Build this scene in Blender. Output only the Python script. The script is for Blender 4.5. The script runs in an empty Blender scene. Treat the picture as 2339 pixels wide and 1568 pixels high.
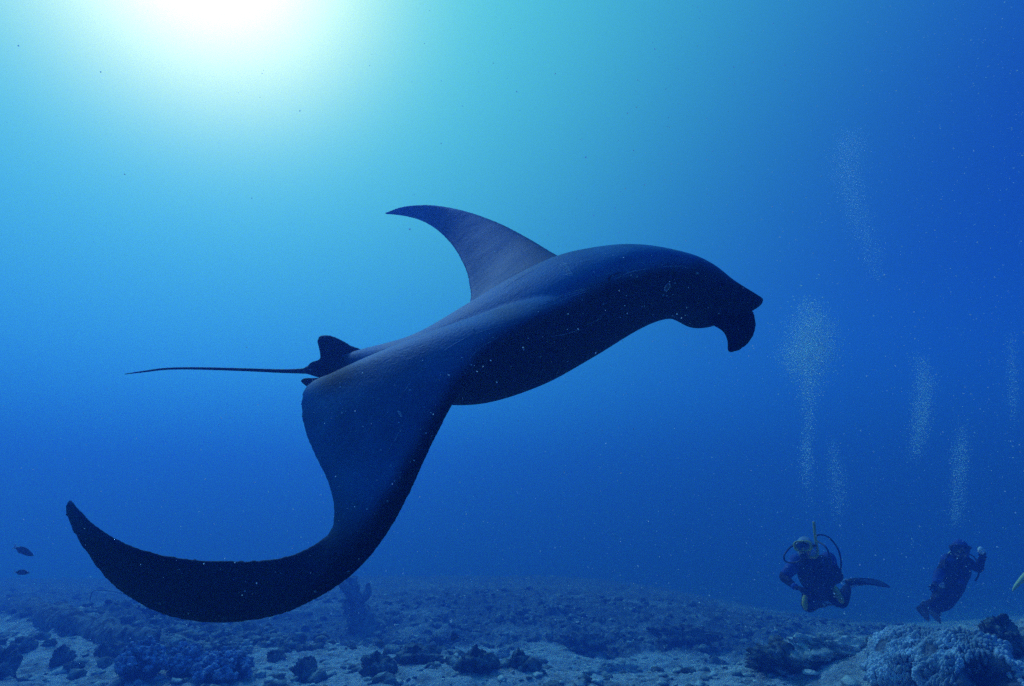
import bpy, bmesh, math, random
import numpy as np
from mathutils import Vector, Matrix, noise
from mathutils.bvhtree import BVHTree
rnd = random.Random(7)
scene = bpy.context.scene
COL = scene.collection
PI = math.pi

# ------------------------------------------------------------------ camera
PITCH = math.radians(15.0)
HF = math.radians(84.0)
CAM = Vector((0.0, 0.0, 1.6))
cd = bpy.data.cameras.new('camera')
cam = bpy.data.objects.new('camera', cd)
COL.objects.link(cam)
cd.sensor_width = 36.0
cd.lens = 18.0 / math.tan(HF / 2)
cd.clip_start = 0.02
cd.clip_end = 600.0
cam.location = CAM
cam.rotation_euler = (PI / 2 + PITCH, 0, 0)
scene.camera = cam
cd.dof.use_dof = False
TX = math.tan(HF / 2)
TY = TX * 1568.0 / 2339.0
FWD = Vector((0, math.cos(PITCH), math.sin(PITCH)))
UPV = Vector((0, -math.sin(PITCH), math.cos(PITCH)))
RGT = Vector((1, 0, 0))


def at(x, y, d):
    """world point seen at photo position x,y (2339x1568) at depth d metres"""
    u = (x / 2339.0 - 0.5) * 2 * TX
    v = (0.5 - y / 1568.0) * 2 * TY
    return CAM + (FWD + RGT * u + UPV * v) * d


# ------------------------------------------------------------------ light
SUN_DIR = (at(455, -165, 1.0) - CAM).normalized()      # towards the sun
SUN_EL = math.asin(SUN_DIR.z)
SUN_AZ = math.atan2(SUN_DIR.x, SUN_DIR.y)

world = bpy.data.worlds.new('World')
scene.world = world
world.use_nodes = True
wn, wl = world.node_tree.nodes, world.node_tree.links
wn.clear()


def N(nodes, typ, **kw):
    n = nodes.new(typ)
    for k, v in kw.items():
        setattr(n, k, v)
    return n


def build_world():
    out = N(wn, 'ShaderNodeOutputWorld')
    bg = N(wn, 'ShaderNodeBackground')
    tc = N(wn, 'ShaderNodeTexCoord')
    sep = N(wn, 'ShaderNodeSeparateXYZ')
    wl.new(tc.outputs['Generated'], sep.inputs[0])
    # daylight above the water, filtered blue by the water column
    sky = N(wn, 'ShaderNodeTexSky', sky_type='NISHITA')
    sky.sun_disc = False
    sky.sun_elevation = SUN_EL
    sky.sun_rotation = SUN_AZ
    fil = N(wn, 'ShaderNodeMix', data_type='RGBA', blend_type='MULTIPLY')
    fil.inputs[0].default_value = 1.0
    wl.new(sky.outputs[0], fil.inputs[6])
    ramp = N(wn, 'ShaderNodeValToRGB')
    ramp.color_ramp.interpolation = 'B_SPLINE'
    mr = N(wn, 'ShaderNodeMapRange')
    mr.inputs[1].default_value = -1.0
    mr.inputs[2].default_value = 1.0
    wl.new(sep.outputs[2], mr.inputs[0])
    wl.new(mr.outputs[0], ramp.inputs[0])
    els = WORLD_ELEV
    cr = ramp.color_ramp
    while len(cr.elements) < len(els):
        cr.elements.new(0.5)
    for e, (p, c) in zip(cr.elements, els):
        e.position = p
        e.color = (*c, 1)
    fil.inputs[7].default_value = (*SKY_FILTER, 1)
    dot = N(wn, 'ShaderNodeVectorMath', operation='DOT_PRODUCT')
    nrm = N(wn, 'ShaderNodeVectorMath', operation='NORMALIZE')
    wl.new(tc.outputs['Generated'], nrm.inputs[0])
    wl.new(nrm.outputs[0], dot.inputs[0])
    dot.inputs[1].default_value = SUN_DIR
    mx = N(wn, 'ShaderNodeMath', operation='MAXIMUM')
    mx.inputs[1].default_value = 0.0
    wl.new(dot.outputs['Value'], mx.inputs[0])
    cur = N(wn, 'ShaderNodeMix', data_type='RGBA', blend_type='ADD')
    cur.inputs[0].default_value = 1.0
    cur.clamp_result = False
    wl.new(ramp.outputs[0], cur.inputs[6])
    wl.new(fil.outputs[2], cur.inputs[7])
    last = cur.outputs[2]
    for (p, c) in GLOWS:
        pw = N(wn, 'ShaderNodeMath', operation='POWER')
        pw.inputs[1].default_value = p
        wl.new(mx.outputs[0], pw.inputs[0])
        vm = N(wn, 'ShaderNodeVectorMath', operation='SCALE')
        vm.inputs[0].default_value = c
        wl.new(pw.outputs[0], vm.inputs['Scale'])
        a = N(wn, 'ShaderNodeVectorMath', operation='ADD')
        wl.new(last, a.inputs[0])
        wl.new(vm.outputs[0], a.inputs[1])
        last = a.outputs[0]
    wl.new(last, bg.inputs[0])
    bg.inputs[1].default_value = WORLD_STRENGTH
    wl.new(bg.outputs[0], out.inputs[0])


WORLD_STRENGTH = 1.0
SKY_FILTER = (0.0002, 0.002, 0.004)
WORLD_ELEV = [(0.0, (0.0, 0.0, 0.5)), (0.5, (0.0, 0.02, 1.5)), (0.56, (0.004, 0.12, 0.95)),
              (0.66, (0.002, 0.02, 0.36)), (0.82, (0.0, 0.0, 0.40)), (1.0, (0.02, 0.20, 0.70))]
GLOWS = [(3.0, (0.085, 0.76, 0.02)), (10.0, (0.13, 0.05, 0.0)), (28.0, (0.0, 0.16, 0.0)), (58.0, (2.05, 1.12, 0.66))]
build_world()

sl = bpy.data.lights.new('sun', 'SUN')
sun = bpy.data.objects.new('sun', sl)
COL.objects.link(sun)
sl.energy = 3.3
sl.angle = math.radians(6.0)
sl.color = (0.13, 0.30, 0.82)
sun.rotation_euler = (-SUN_DIR).to_track_quat('-Z', 'Y').to_euler()

vs = scene.view_settings
vs.view_transform = 'Standard'
vs.look = 'None'
vs.exposure = 0.0
vs.gamma = 1.0
vs.use_curve_mapping = False
cy = scene.cycles
cy.use_denoising = False          # the fine noise stands for the grain of the film
cy.max_bounces = 9
cy.diffuse_bounces = 5
cy.glossy_bounces = 4
cy.transmission_bounces = 6
cy.transparent_max_bounces = 12
cy.volume_bounces = 1
cy.sample_clamp_indirect = 4.0

SIG_S = (0.0060, 0.0165, 0.066)      # scattering per metre
SIG_A = (0.050, 0.026, 0.006)       # absorption per metre
HAZE_G = 0.50
HAZE_TOP = 7.6
HAZE_DENSITY = 0.16
HAZE_COLOR = tuple(s / HAZE_DENSITY for s in SIG_S)
HAZE_ABS = tuple(max(0.0, 1.0 - a / (HAZE_DENSITY - s)) ** 2 for s, a in zip(SIG_S, SIG_A))

# ------------------------------------------------------------------ helpers
def catmull(P, n):
    """n samples through control rows P (k x m), centripetal-free Catmull-Rom"""
    P = np.asarray(P, float)
    k = len(P)
    ext = np.vstack([2 * P[0] - P[1], P, 2 * P[-1] - P[-2]])
    out = []
    for t in np.linspace(0, k - 1, n):
        i = min(int(t), k - 2)
        f = t - i
        a, b, c, d = ext[i], ext[i + 1], ext[i + 2], ext[i + 3]
        out.append(0.5 * ((2 * b) + (c - a) * f + (2 * a - 5 * b + 4 * c - d) * f * f + (3 * b - a - 3 * c + d) * f ** 3))
    return np.array(out)


def new_obj(name, verts, faces, mat=None, parent=None, smooth=True, mats=None, fmat=None):
    me = bpy.data.meshes.new(name)
    me.from_pydata([tuple(v) for v in verts], [], faces)
    me.validate()
    if smooth:
        me.polygons.foreach_set('use_smooth', [True] * len(me.polygons))
    for m in (mats or ([mat] if mat else [])):
        me.materials.append(m)
    if fmat is not None:
        me.polygons.foreach_set('material_index', fmat)
    me.update()
    o = bpy.data.objects.new(name, me)
    COL.objects.link(o)
    if parent is not None:
        o.parent = parent
    return o


def fix_normals(o):
    bm = bmesh.new()
    bm.from_mesh(o.data)
    bmesh.ops.recalc_face_normals(bm, faces=bm.faces)
    bm.to_mesh(o.data)
    bm.free()


def empty(name, loc=(0, 0, 0), rot=(0, 0, 0)):
    o = bpy.data.objects.new(name, None)
    o.empty_display_size = 0.1
    COL.objects.link(o)
    o.location = loc
    o.rotation_euler = rot
    return o


def tag(o, label=None, cat=None, group=None, kind=None):
    if label: o['label'] = label
    if cat: o['category'] = cat
    if group: o['group'] = group
    if kind: o['kind'] = kind
    return o


def loft(rings, close_ends=True):
    """rings: list of equal length lists of points -> verts, faces"""
    V, F = [], []
    n = len(rings[0])
    for r in rings:
        V += [tuple(p) for p in r]
    for i in range(len(rings) - 1):
        for j in range(n):
            a, b = i * n + j, i * n + (j + 1) % n
            F.append((a, b, b + n, a + n))
    if close_ends:
        c0 = tuple(np.mean(np.array([tuple(p) for p in rings[0]]), axis=0))
        c1 = tuple(np.mean(np.array([tuple(p) for p in rings[-1]]), axis=0))
        V += [c0, c1]
        k = len(V)
        for j in range(n):
            F.append((k - 2, (j + 1) % n, j))
            F.append((k - 1, (len(rings) - 1) * n + j, (len(rings) - 1) * n + (j + 1) % n))
    return V, F


def tube_geo(pts, radii, n=8, samples=None):
    pts = np.array([tuple(p) for p in pts], float)
    radii = np.broadcast_to(np.asarray(radii, float), (len(pts),)) if np.ndim(radii) == 0 else np.asarray(radii, float)
    A = np.hstack([pts, radii[:, None]])
    if samples:
        A = catmull(A, samples)
    P, R = A[:, :3], np.maximum(A[:, 3], 1e-4)
    rings = []
    T = np.gradient(P, axis=0)
    T /= np.linalg.norm(T, axis=1)[:, None] + 1e-9
    ref = np.array([0, 0, 1.0]) if abs(T[0][2]) < 0.9 else np.array([1.0, 0, 0])
    u = np.cross(T[0], ref); u /= np.linalg.norm(u)
    for i in range(len(P)):
        u = u - T[i] * np.dot(u, T[i]); u /= np.linalg.norm(u) + 1e-9
        w = np.cross(T[i], u)
        rings.append([P[i] + R[i] * (math.cos(2 * PI * k / n) * u + math.sin(2 * PI * k / n) * w) for k in range(n)])
    return loft(rings)


def tube(name, pts, radii, mat, parent=None, n=8, samples=None):
    V, F = tube_geo(pts, radii, n, samples)
    o = new_obj(name, V, F, mat, parent)
    fix_normals(o)
    return o


def merge_geo(*geos):
    V, F = [], []
    for v, f in geos:
        k = len(V)
        V += list(v)
        F += [tuple(i + k for i in q) for q in f]
    return V, F


_ICO = {}


def ico(sub):
    if sub not in _ICO:
        bm = bmesh.new()
        bmesh.ops.create_icosphere(bm, subdivisions=sub, radius=1.0)
        bm.verts.ensure_lookup_table()
        _ICO[sub] = (np.array([v.co[:] for v in bm.verts]), [tuple(v.index for v in f.verts) for f in bm.faces])
        bm.free()
    return _ICO[sub]


def blobs_mesh(name, centers, radii, sub, mat, scales=None, parent=None, smooth=True):
    """many small icospheres in one mesh"""
    v, f = ico(sub)
    f = np.array(f)
    k = len(v)
    C = np.array(centers)
    R = np.array(radii)[:, None, None]
    S = np.ones((len(C), 1, 3)) if scales is None else np.array(scales)[:, None, :]
    V = (v[None] * R * S + C[:, None, :]).reshape(-1, 3)
    F = (f[None] + (np.arange(len(C)) * k)[:, None, None]).reshape(-1, 3)
    me = bpy.data.meshes.new(name)
    me.vertices.add(len(V)); me.vertices.foreach_set('co', V.ravel())
    me.loops.add(len(F) * 3); me.loops.foreach_set('vertex_index', F.ravel().astype(np.int32))
    me.polygons.add(len(F)); me.polygons.foreach_set('loop_start', np.arange(0, len(F) * 3, 3, dtype=np.int32))
    me.update(calc_edges=True)
    if smooth:
        me.polygons.foreach_set('use_smooth', [True] * len(F))
    me.materials.append(mat)
    o = bpy.data.objects.new(name, me)
    COL.objects.link(o)
    if parent is not None:
        o.parent = parent
    return o


def material(name, color=(0.5, 0.5, 0.5), rough=0.6, spec=0.5, noise_scale=None, color2=None, bump=0.0, bump_scale=None,
             detail=6, transmission=0.0, alpha=1.0, metallic=0.0, stretch=None, lo=0.4, hi=0.6):
    m = bpy.data.materials.new(name)
    m.use_nodes = True
    nt = m.node_tree
    n, l = nt.nodes, nt.links
    b = n['Principled BSDF']
    b.inputs['Base Color'].default_value = (*color, 1)
    b.inputs['Roughness'].default_value = rough
    b.inputs['Specular IOR Level'].default_value = spec
    b.inputs['Metallic'].default_value = metallic
    b.inputs['Alpha'].default_value = alpha
    b.inputs['Transmission Weight'].default_value = transmission
    tc = n.new('ShaderNodeTexCoord')
    vec = tc.outputs['Object']
    if stretch:
        mp = n.new('ShaderNodeMapping')
        mp.inputs['Scale'].default_value = stretch
        l.new(vec, mp.inputs[0])
        vec = mp.outputs[0]
    if noise_scale and color2:
        t = n.new('ShaderNodeTexNoise')
        t.inputs['Scale'].default_value = noise_scale
        t.inputs['Detail'].default_value = detail
        l.new(vec, t.inputs['Vector'])
        r = n.new('ShaderNodeValToRGB')
        r.color_ramp.elements[0].position = lo
        r.color_ramp.elements[0].color = (*color, 1)
        r.color_ramp.elements[1].position = hi
        r.color_ramp.elements[1].color = (*color2, 1)
        l.new(t.outputs[0], r.inputs[0])
        l.new(r.outputs[0], b.inputs['Base Color'])
    if bump:
        t2 = n.new('ShaderNodeTexNoise')
        t2.inputs['Scale'].default_value = bump_scale or 20
        t2.inputs['Detail'].default_value = detail
        l.new(vec, t2.inputs['Vector'])
        bp = n.new('ShaderNodeBump')
        bp.inputs['Strength'].default_value = bump
        bp.inputs['Distance'].default_value = 0.02
        l.new(t2.outputs[0], bp.inputs['Height'])
        l.new(bp.outputs[0], b.inputs['Normal'])
    return m

# ------------------------------------------------------------------ seabed
_rng = np.random.RandomState(11)
_PERM = _rng.rand(256, 256)


def vnoise(x, y):
    xi, yi = np.floor(x).astype(int), np.floor(y).astype(int)
    fx, fy = x - xi, y - yi
    fx, fy = fx * fx * (3 - 2 * fx), fy * fy * (3 - 2 * fy)
    g = lambda a, b: _PERM[a % 256, b % 256]
    return (g(xi, yi) * (1 - fx) + g(xi + 1, yi) * fx) * (1 - fy) + (g(xi, yi + 1) * (1 - fx) + g(xi + 1, yi + 1) * fx) * fy - 0.5


def fbm(x, y, f, octv=4, gain=0.5):
    s, a = 0, 1.0
    for k in range(octv):
        s = s + a * vnoise(x * f + 17.3 * k, y * f + 9.1 * k)
        f *= 2.03
        a *= gain
    return s


def smooth(a, b, v):
    t = np.clip((v - a) / (b - a), 0, 1)
    return t * t * (3 - 2 * t)


def gauss(x, y, cx, cy, sx, sy, rot=0.0):
    c, s = math.cos(rot), math.sin(rot)
    dx, dy = x - cx, y - cy
    u, w = dx * c + dy * s, -dx * s + dy * c
    return np.exp(-(u / sx) ** 2 - (w / sy) ** 2)


def to_px(x, y, z):
    dx, dy, dz = x - CAM.x, y - CAM.y, z - CAM.z
    f = dy * FWD.y + dz * FWD.z
    f = np.where(f < 0.1, 0.1, f)
    u = dx / f
    v = (dy * UPV.y + dz * UPV.z) / f
    return (u / TX / 2 + 0.5) * 2339, (0.5 - v / TY / 2) * 1568


LEDGE = np.array([(-400, 1380), (0, 1428), (90, 1440), (150, 1470), (220, 1488), (300, 1500), (420, 1506), (560, 1499), (700, 1502), (850, 1497),
                  (940, 1512), (1050, 1506), (1180, 1500), (1260, 1490), (1350, 1520), (1480, 1508), (1600, 1535), (1720, 1525), (1800, 1500),
                  (1900, 1482), (1990, 1470), (2080, 1440), (2339, 1400), (2800, 1400)])


def base_height(x, y):
    far = smooth(6.5, 11, y)
    h = 0.30 * (1 - 0.75 * far) * fbm(x, y, 0.16, 3) - 0.33 * far + 0.20 * (1 - 0.55 * far) * fbm(x, y, 0.55, 4)
    h = h + 0.60 * gauss(x, y, 4.8, 5.0, 2.5, 1.3) + 0.18 * gauss(x, y, 2.9, 5.6, 1.3, 0.8)            # reef rise at the right
    h = h + 0.22 * gauss(x, y, 1.2, 6.2, 2.2, 0.7)
    h = h - 0.30 * smooth(7.0, 9.0, y + 0.0 * x) * (1 - smooth(11, 14, y))
    h = h + 0.55 * gauss(x, y, -6.5, 9.5, 3.5, 1.0, -0.35)
    h = h - 0.40 * gauss(x, y, 2.2, 7.6, 1.7, 1.4, 0.2)
    # beyond the near reef the bottom slopes away into deep water, sooner at the right
    q = x / np.maximum(y, 0.5)
    k = 0.124 + 0.068 * smooth(0.05, 0.62, q) - 0.012 * smooth(0.62, 0.9, q)
    lim = 1.62 - k * np.maximum(y, 0.0) + 0.10 * fbm(x, y, 0.12, 2)
    cap = 0.45 * np.log(np.exp(-np.clip(lim, -60, 60) / 0.45) + 1.0)      # soft minimum with zero
    cap = np.where(y > 0, cap, 0)
    h = h * (1 - 0.5 * smooth(0.0, 1.5, cap)) - np.minimum(cap, 5.2)
    h = h - 1.0 * smooth(30, 50, np.sqrt(x * x + y * y))
    return h


def sand_mask(x, y, h):
    px, py = to_px(x, y, h)
    b = np.interp(px, LEDGE[:, 0], LEDGE[:, 1]) - 22
    wob = 26 * fbm(x, y, 2.2, 4, 0.6)
    near = smooth(-7, 7, py - b + wob)
    patch = smooth(0.02, 0.16, fbm(x + 40, y * 1.6, 0.6, 5, 0.6)) * 0.42 * smooth(1300, 1400, py)
    return np.clip(np.maximum(near, patch), 0, 1)


def seabed_height(x, y):
    h = base_height(x, y)
    r = np.sqrt(x * x + y * y)
    m = sand_mask(x, y, h)
    rough = ((1 - m) * 0.9 + 0.10) * (1 - 0.5 * smooth(8, 14, r))
    lump = np.abs(fbm(x, y, 1.7, 5, 0.62))
    h = h + rough * (0.34 * lump - 0.08) * smooth(0.5, 3, r)
    h = h + 0.035 * fbm(x, y, 5.0, 4, 0.6) + (0.02 + 0.05 * (1 - m)) * np.abs(fbm(x + 5, y, 11.0, 3, 0.6))
    return h, m


def build_seabed():
    dense = np.linspace(-0.86, 0.86, 780)
    rest = np.linspace(0.86, 2 * PI - 0.86, 90)[1:-1]
    ang = np.concatenate([dense, rest])
    rad = np.concatenate([[0.4, 1.0, 1.8, 2.6], np.geomspace(3.2, 16, 430), np.geomspace(16.4, 72, 40)])
    A, R = np.meshgrid(ang, rad)
    X, Y = np.sin(A) * R, np.cos(A) * R
    H, M = seabed_height(X, Y)
    nA, nR = len(ang), len(rad)
    V = np.stack([X, Y, H], -1).reshape(-1, 3)
    i, j = np.meshgrid(np.arange(nR - 1), np.arange(nA), indexing='ij')
    j2 = (j + 1) % nA
    F = np.stack([i * nA + j, (i + 1) * nA + j, (i + 1) * nA + j2, i * nA + j2], -1).reshape(-1, 4)
    me = bpy.data.meshes.new('seabed')
    V = np.vstack([V, [[0, 0, float(H[0].mean())]]])
    c = len(V) - 1
    tri = np.stack([np.full(nA, c), np.arange(nA), (np.arange(nA) + 1) % nA], -1)
    me.vertices.add(len(V)); me.vertices.foreach_set('co', V.ravel())
    loops = np.concatenate([F.ravel(), tri.ravel()]).astype(np.int32)
    starts = np.concatenate([np.arange(len(F)) * 4, len(F) * 4 + np.arange(nA) * 3]).astype(np.int32)
    me.loops.add(len(loops)); me.loops.foreach_set('vertex_index', loops)
    me.polygons.add(len(starts)); me.polygons.foreach_set('loop_start', starts)
    me.update(calc_edges=True)
    me.polygons.foreach_set('use_smooth', [True] * len(me.polygons))
    at_ = me.attributes.new('sand', 'FLOAT', 'POINT')
    at_.data.foreach_set('value', np.append(M.ravel(), 0.5).astype(np.float32))
    m = bpy.data.materials.new('seabed')
    m.use_nodes = True
    n, l = m.node_tree.nodes, m.node_tree.links
    b = n['Principled BSDF']
    b.inputs['Roughness'].default_value = 0.95
    b.inputs['Specular IOR Level'].default_value = 0.05
    tc = n.new('ShaderNodeTexCoord')
    a = n.new('ShaderNodeAttribute'); a.attribute_name = 'sand'
    t = n.new('ShaderNodeTexNoise'); t.inputs['Scale'].default_value = 3.2; t.inputs['Detail'].default_value = 10; t.inputs['Roughness'].default_value = 0.68
    l.new(tc.outputs['Object'], t.inputs['Vector'])
    dark = n.new('ShaderNodeValToRGB')
    dark.color_ramp.elements[0].position = 0.36; dark.color_ramp.elements[0].color = (*SEA_DARK, 1)
    dark.color_ramp.elements[1].position = 0.66; dark.color_ramp.elements[1].color = (*SEA_MID, 1)
    l.new(t.outputs[0], dark.inputs[0])
    t2 = n.new('ShaderNodeTexNoise'); t2.inputs['Scale'].default_value = 6.5; t2.inputs['Detail'].default_value = 9; t2.inputs['Roughness'].default_value = 0.7
    l.new(tc.outputs['Object'], t2.inputs['Vector'])
    sand = n.new('ShaderNodeValToRGB')
    sand.color_ramp.elements[0].position = 0.36; sand.color_ramp.elements[0].color = (*[c * 0.35 for c in SEA_SAND], 1)
    sand.color_ramp.elements[1].position = 0.56; sand.color_ramp.elements[1].color = (*SEA_SAND, 1)
    l.new(t2.outputs[0], sand.inputs[0])
    mix = n.new('ShaderNodeMix'); mix.data_type = 'RGBA'
    l.new(a.outputs['Fac'], mix.inputs[0]); l.new(dark.outputs[0], mix.inputs[6]); l.new(sand.outputs[0], mix.inputs[7])
    l.new(mix.outputs[2], b.inputs['Base Color'])
    t3 = n.new('ShaderNodeTexNoise'); t3.inputs['Scale'].default_value = 28; t3.inputs['Detail'].default_value = 6; t3.inputs['Roughness'].default_value = 0.7
    l.new(tc.outputs['Object'], t3.inputs['Vector'])
    bp = n.new('ShaderNodeBump'); bp.inputs['Strength'].default_value = 1.0; bp.inputs['Distance'].default_value = 0.06
    l.new(t3.outputs[0], bp.inputs['Height']); l.new(bp.outputs[0], b.inputs['Normal'])
    me.materials.append(m)
    o = bpy.data.objects.new('seabed', me)
    COL.objects.link(o)
    o['kind'] = 'structure'
    return o


SEA_DARK = (0.08, 0.11, 0.12)
SEA_MID = (0.26, 0.34, 0.37)
SEA_SAND = (0.62, 0.70, 0.74)
seabed = build_seabed()


def hz(x, y):
    h, _ = seabed_height(np.array([float(x)]), np.array([float(y)]))
    return float(h[0])


def ground_at(px, py):
    """point of the seabed seen at photo position"""
    d = (at(px, py, 1.0) - CAM)
    t = 2.0
    while t < 40:
        p = CAM + d * t
        if p.z < hz(p.x, p.y):
            break
        t += 0.06
    return Vector((p.x, p.y, hz(p.x, p.y)))


# rubble and small coral lumps that nobody could count
def lump_mesh(name, n, region, rmin, rmax, mat, seed, flat=0.7, want=None):
    r = np.random.RandomState(seed)
    v, f = ico(2)
    Vs, Fs, k = [], [], 0
    tries = 0
    while k < n and tries < n * 30:
        tries += 1
        px, py = region(r)
        d = (at(px, py, 1.0) - CAM)
        if d.z >= -0.02:
            continue
        t = 1.5 / -d.z * (1.0 + 0.25 * r.rand())
        if t > 17:
            continue
        p = CAM + d * t
        x, y = p.x + r.normal(0, 0.1), p.y + r.normal(0, 0.1)
        h, m = seabed_height(np.array([x]), np.array([y]))
        if want is not None and not want(float(m[0]), r):
            continue
        R = rmin + (rmax - rmin) * r.rand() ** 2.2
        sc = np.array([1 + 0.5 * r.rand(), 1 + 0.5 * r.rand(), flat * (0.7 + 0.8 * r.rand())]) * R
        off = r.rand(3) * 50
        q = v * (1 + 0.85 * (vnoise(v[:, 0] * 1.9 + off[0], v[:, 1] * 1.9 + v[:, 2] * 1.3 + off[1]) + 0.9 * vnoise(v[:, 0] * 4.5 + off[2], v[:, 2] * 4.5 + v[:, 1] * 2 + off[1])))[:, None]
        a = r.rand() * 6.28
        q = q * sc
        q = np.stack([q[:, 0] * math.cos(a) - q[:, 1] * math.sin(a), q[:, 0] * math.sin(a) + q[:, 1] * math.cos(a), q[:, 2]], -1)
        Vs.append(q + np.array([x, y, float(h[0]) + 0.15 * R]))
        Fs.append(np.array(f) + k * len(v))
        k += 1
    V, F = np.vstack(Vs), np.vstack(Fs)
    o = new_obj(name, V, F.tolist(), mat)
    return o


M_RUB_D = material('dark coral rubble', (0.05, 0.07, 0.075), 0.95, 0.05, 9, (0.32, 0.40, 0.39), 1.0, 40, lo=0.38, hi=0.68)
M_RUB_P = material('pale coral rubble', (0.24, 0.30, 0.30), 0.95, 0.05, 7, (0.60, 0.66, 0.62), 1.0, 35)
allr = lambda r: (r.uniform(-150, 2500), 1290 + 330 * r.rand() ** 0.8)
o = lump_mesh('coral_rubble', 2900, allr, 0.012, 0.080, M_RUB_D, 3, 0.75, lambda m, r: r.rand() > 0.955 if m > 0.8 else r.rand() > m * 0.6)
tag(o, 'dark coral rubble and algae clumps strewn over the seabed', 'coral rubble', kind='stuff')
o = lump_mesh('pale_rubble', 1300, allr, 0.010, 0.05, M_RUB_P, 4, 0.6)
tag(o, 'pale broken coral pieces lying on the sandy seabed', 'coral rubble', kind='stuff')


# coral heads one can tell apart
def coral_head(px, py, rx, ry, rz, mat, label, seed, sub=5, name='coral_lump', rough=0.75, group=None, sink=0.25):
    p = ground_at(px, py)
    r = np.random.RandomState(seed)
    v, f = ico(sub)
    off = r.rand(3) * 60
    n1 = vnoise(v[:, 0] * 1.6 + off[0], v[:, 1] * 1.6 + v[:, 2] * 1.7 + off[1])
    n2 = vnoise(v[:, 0] * 4.1 + off[2] + v[:, 2], v[:, 1] * 4.1 - v[:, 2] * 3 + off[0])
    n3 = vnoise(v[:, 0] * 10 + off[1] + v[:, 2] * 5, v[:, 1] * 10 - v[:, 2] * 7 + off[2])
    n4 = vnoise(v[:, 0] * 21 + v[:, 2] * 9, v[:, 1] * 21 - v[:, 2] * 13)
    q = v * (1 + rough * (n1 + 0.7 * n2 + 0.5 * n3 + 0.3 * n4))[:, None] * np.array([rx, ry, rz])
    o = new_obj(name, q, f, mat)
    o.location = (p.x, p.y, p.z + rz * (1 - sink) * 0.6)
    tag(o, label, 'coral', group)
    return o


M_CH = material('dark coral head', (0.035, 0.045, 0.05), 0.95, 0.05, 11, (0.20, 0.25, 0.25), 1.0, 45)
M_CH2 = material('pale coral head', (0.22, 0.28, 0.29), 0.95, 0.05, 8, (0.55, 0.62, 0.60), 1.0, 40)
G = 'dark coral heads scattered on the seabed'
heads = [
    (52, 1485, 0.13, 0.12, 0.09, 'dark coral lump on the pale sand near the left edge, below the ledge'),
    (112, 1478, 0.07, 0.07, 0.05, 'small round dark lump on the sand under the long left ledge'),
    (0, 1556, 0.13, 0.20, 0.24, 'tall blackish coral head cut off by the bottom left corner'),
    (140, 1518, 0.10, 0.12, 0.13, 'upright dark coral knob left of the blue soft corals'),
    (165, 1537, 0.09, 0.08, 0.06, 'low dark lump on sand beside the blue soft corals, at their left'),
    (253, 1500, 0.17, 0.12, 0.10, 'dark flat coral patch just above the leftmost soft coral'),
    (520, 1492, 0.12, 0.08, 0.07, 'small dark coral lying at the far edge of the sand strip'),
    (630, 1510, 0.11, 0.10, 0.08, 'dark coral clump on the sand to the right of the blue soft corals'),
    (700, 1550, 0.15, 0.14, 0.14, 'dark rounded coral at the bottom edge right of the soft corals'),
    (860, 1545, 0.18, 0.13, 0.13, 'broad dark coral at the bottom edge under the wing gap'),
    (960, 1510, 0.26, 0.18, 0.12, 'wide low dark coral shelf at the bottom centre'),
    (1090, 1530, 0.20, 0.16, 0.15, 'dark domed coral head at bottom centre on pale sand'),
    (1185, 1528, 0.10, 0.10, 0.10, 'small dark coral with a pale block behind it, bottom centre'),
    (1790, 1533, 0.34, 0.24, 0.17, 'dark brown spiky coral mound on the pale slope below the first diver'),
    (1340, 1480, 0.50, 0.25, 0.15, 'long dark coral bank in the middle distance left of the divers'),
    (1560, 1468, 0.60, 0.30, 0.17, 'big dark shadowy outcrop on the seabed below and left of the first diver'),
    (1030, 1468, 0.36, 0.20, 0.10, 'dark coral bank beyond the sand in the middle of the seabed'),
    (2285, 1462, 0.13, 0.12, 0.13, 'dark bushy coral behind the ridged mound at the right edge'),
    (2320, 1485, 0.16, 0.12, 0.10, 'dark lump at the right edge beside the hollow mound'),
    (2285, 1540, 0.12, 0.12, 0.08, 'dark lump near the bottom right corner in front of the ridged corals'),
]
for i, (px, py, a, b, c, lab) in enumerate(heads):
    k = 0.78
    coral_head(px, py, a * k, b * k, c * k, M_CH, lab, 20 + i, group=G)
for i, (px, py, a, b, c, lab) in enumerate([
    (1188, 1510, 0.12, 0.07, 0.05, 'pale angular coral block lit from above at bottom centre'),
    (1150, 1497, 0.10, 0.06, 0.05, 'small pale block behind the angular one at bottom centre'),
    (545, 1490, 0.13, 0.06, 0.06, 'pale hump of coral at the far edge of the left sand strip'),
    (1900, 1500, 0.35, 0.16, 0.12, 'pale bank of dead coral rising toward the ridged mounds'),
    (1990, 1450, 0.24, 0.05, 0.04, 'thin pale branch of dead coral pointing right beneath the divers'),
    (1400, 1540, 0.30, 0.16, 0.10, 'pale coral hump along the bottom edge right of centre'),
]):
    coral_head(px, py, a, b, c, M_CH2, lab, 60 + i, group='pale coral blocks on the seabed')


# long ledge running down from the left edge
def ledge():
    pts = [(-60, 1385), (0, 1402), (70, 1420), (120, 1440), (190, 1462), (250, 1482), (320, 1492)]
    W = [ground_at(*p) + Vector((0, 0.25, 0.02)) for p in pts]
    V, F = tube_geo(W, [0.12, 0.15, 0.17, 0.19, 0.17, 0.14, 0.06], 20, 70)
    V = np.array(V)
    nn = fbm(V[:, 0] + V[:, 2] * 1.3, V[:, 1] - V[:, 2], 3.0, 4, 0.6)
    V[:, 2] += nn * 0.16
    V[:, 1] += nn * 0.1
    o = new_obj('coral_ledge', V, F, M_CH)
    fix_normals(o)
    tag(o, 'long dark coral ledge sloping down from the left edge of the seabed', 'coral ledge')


ledge()


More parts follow.
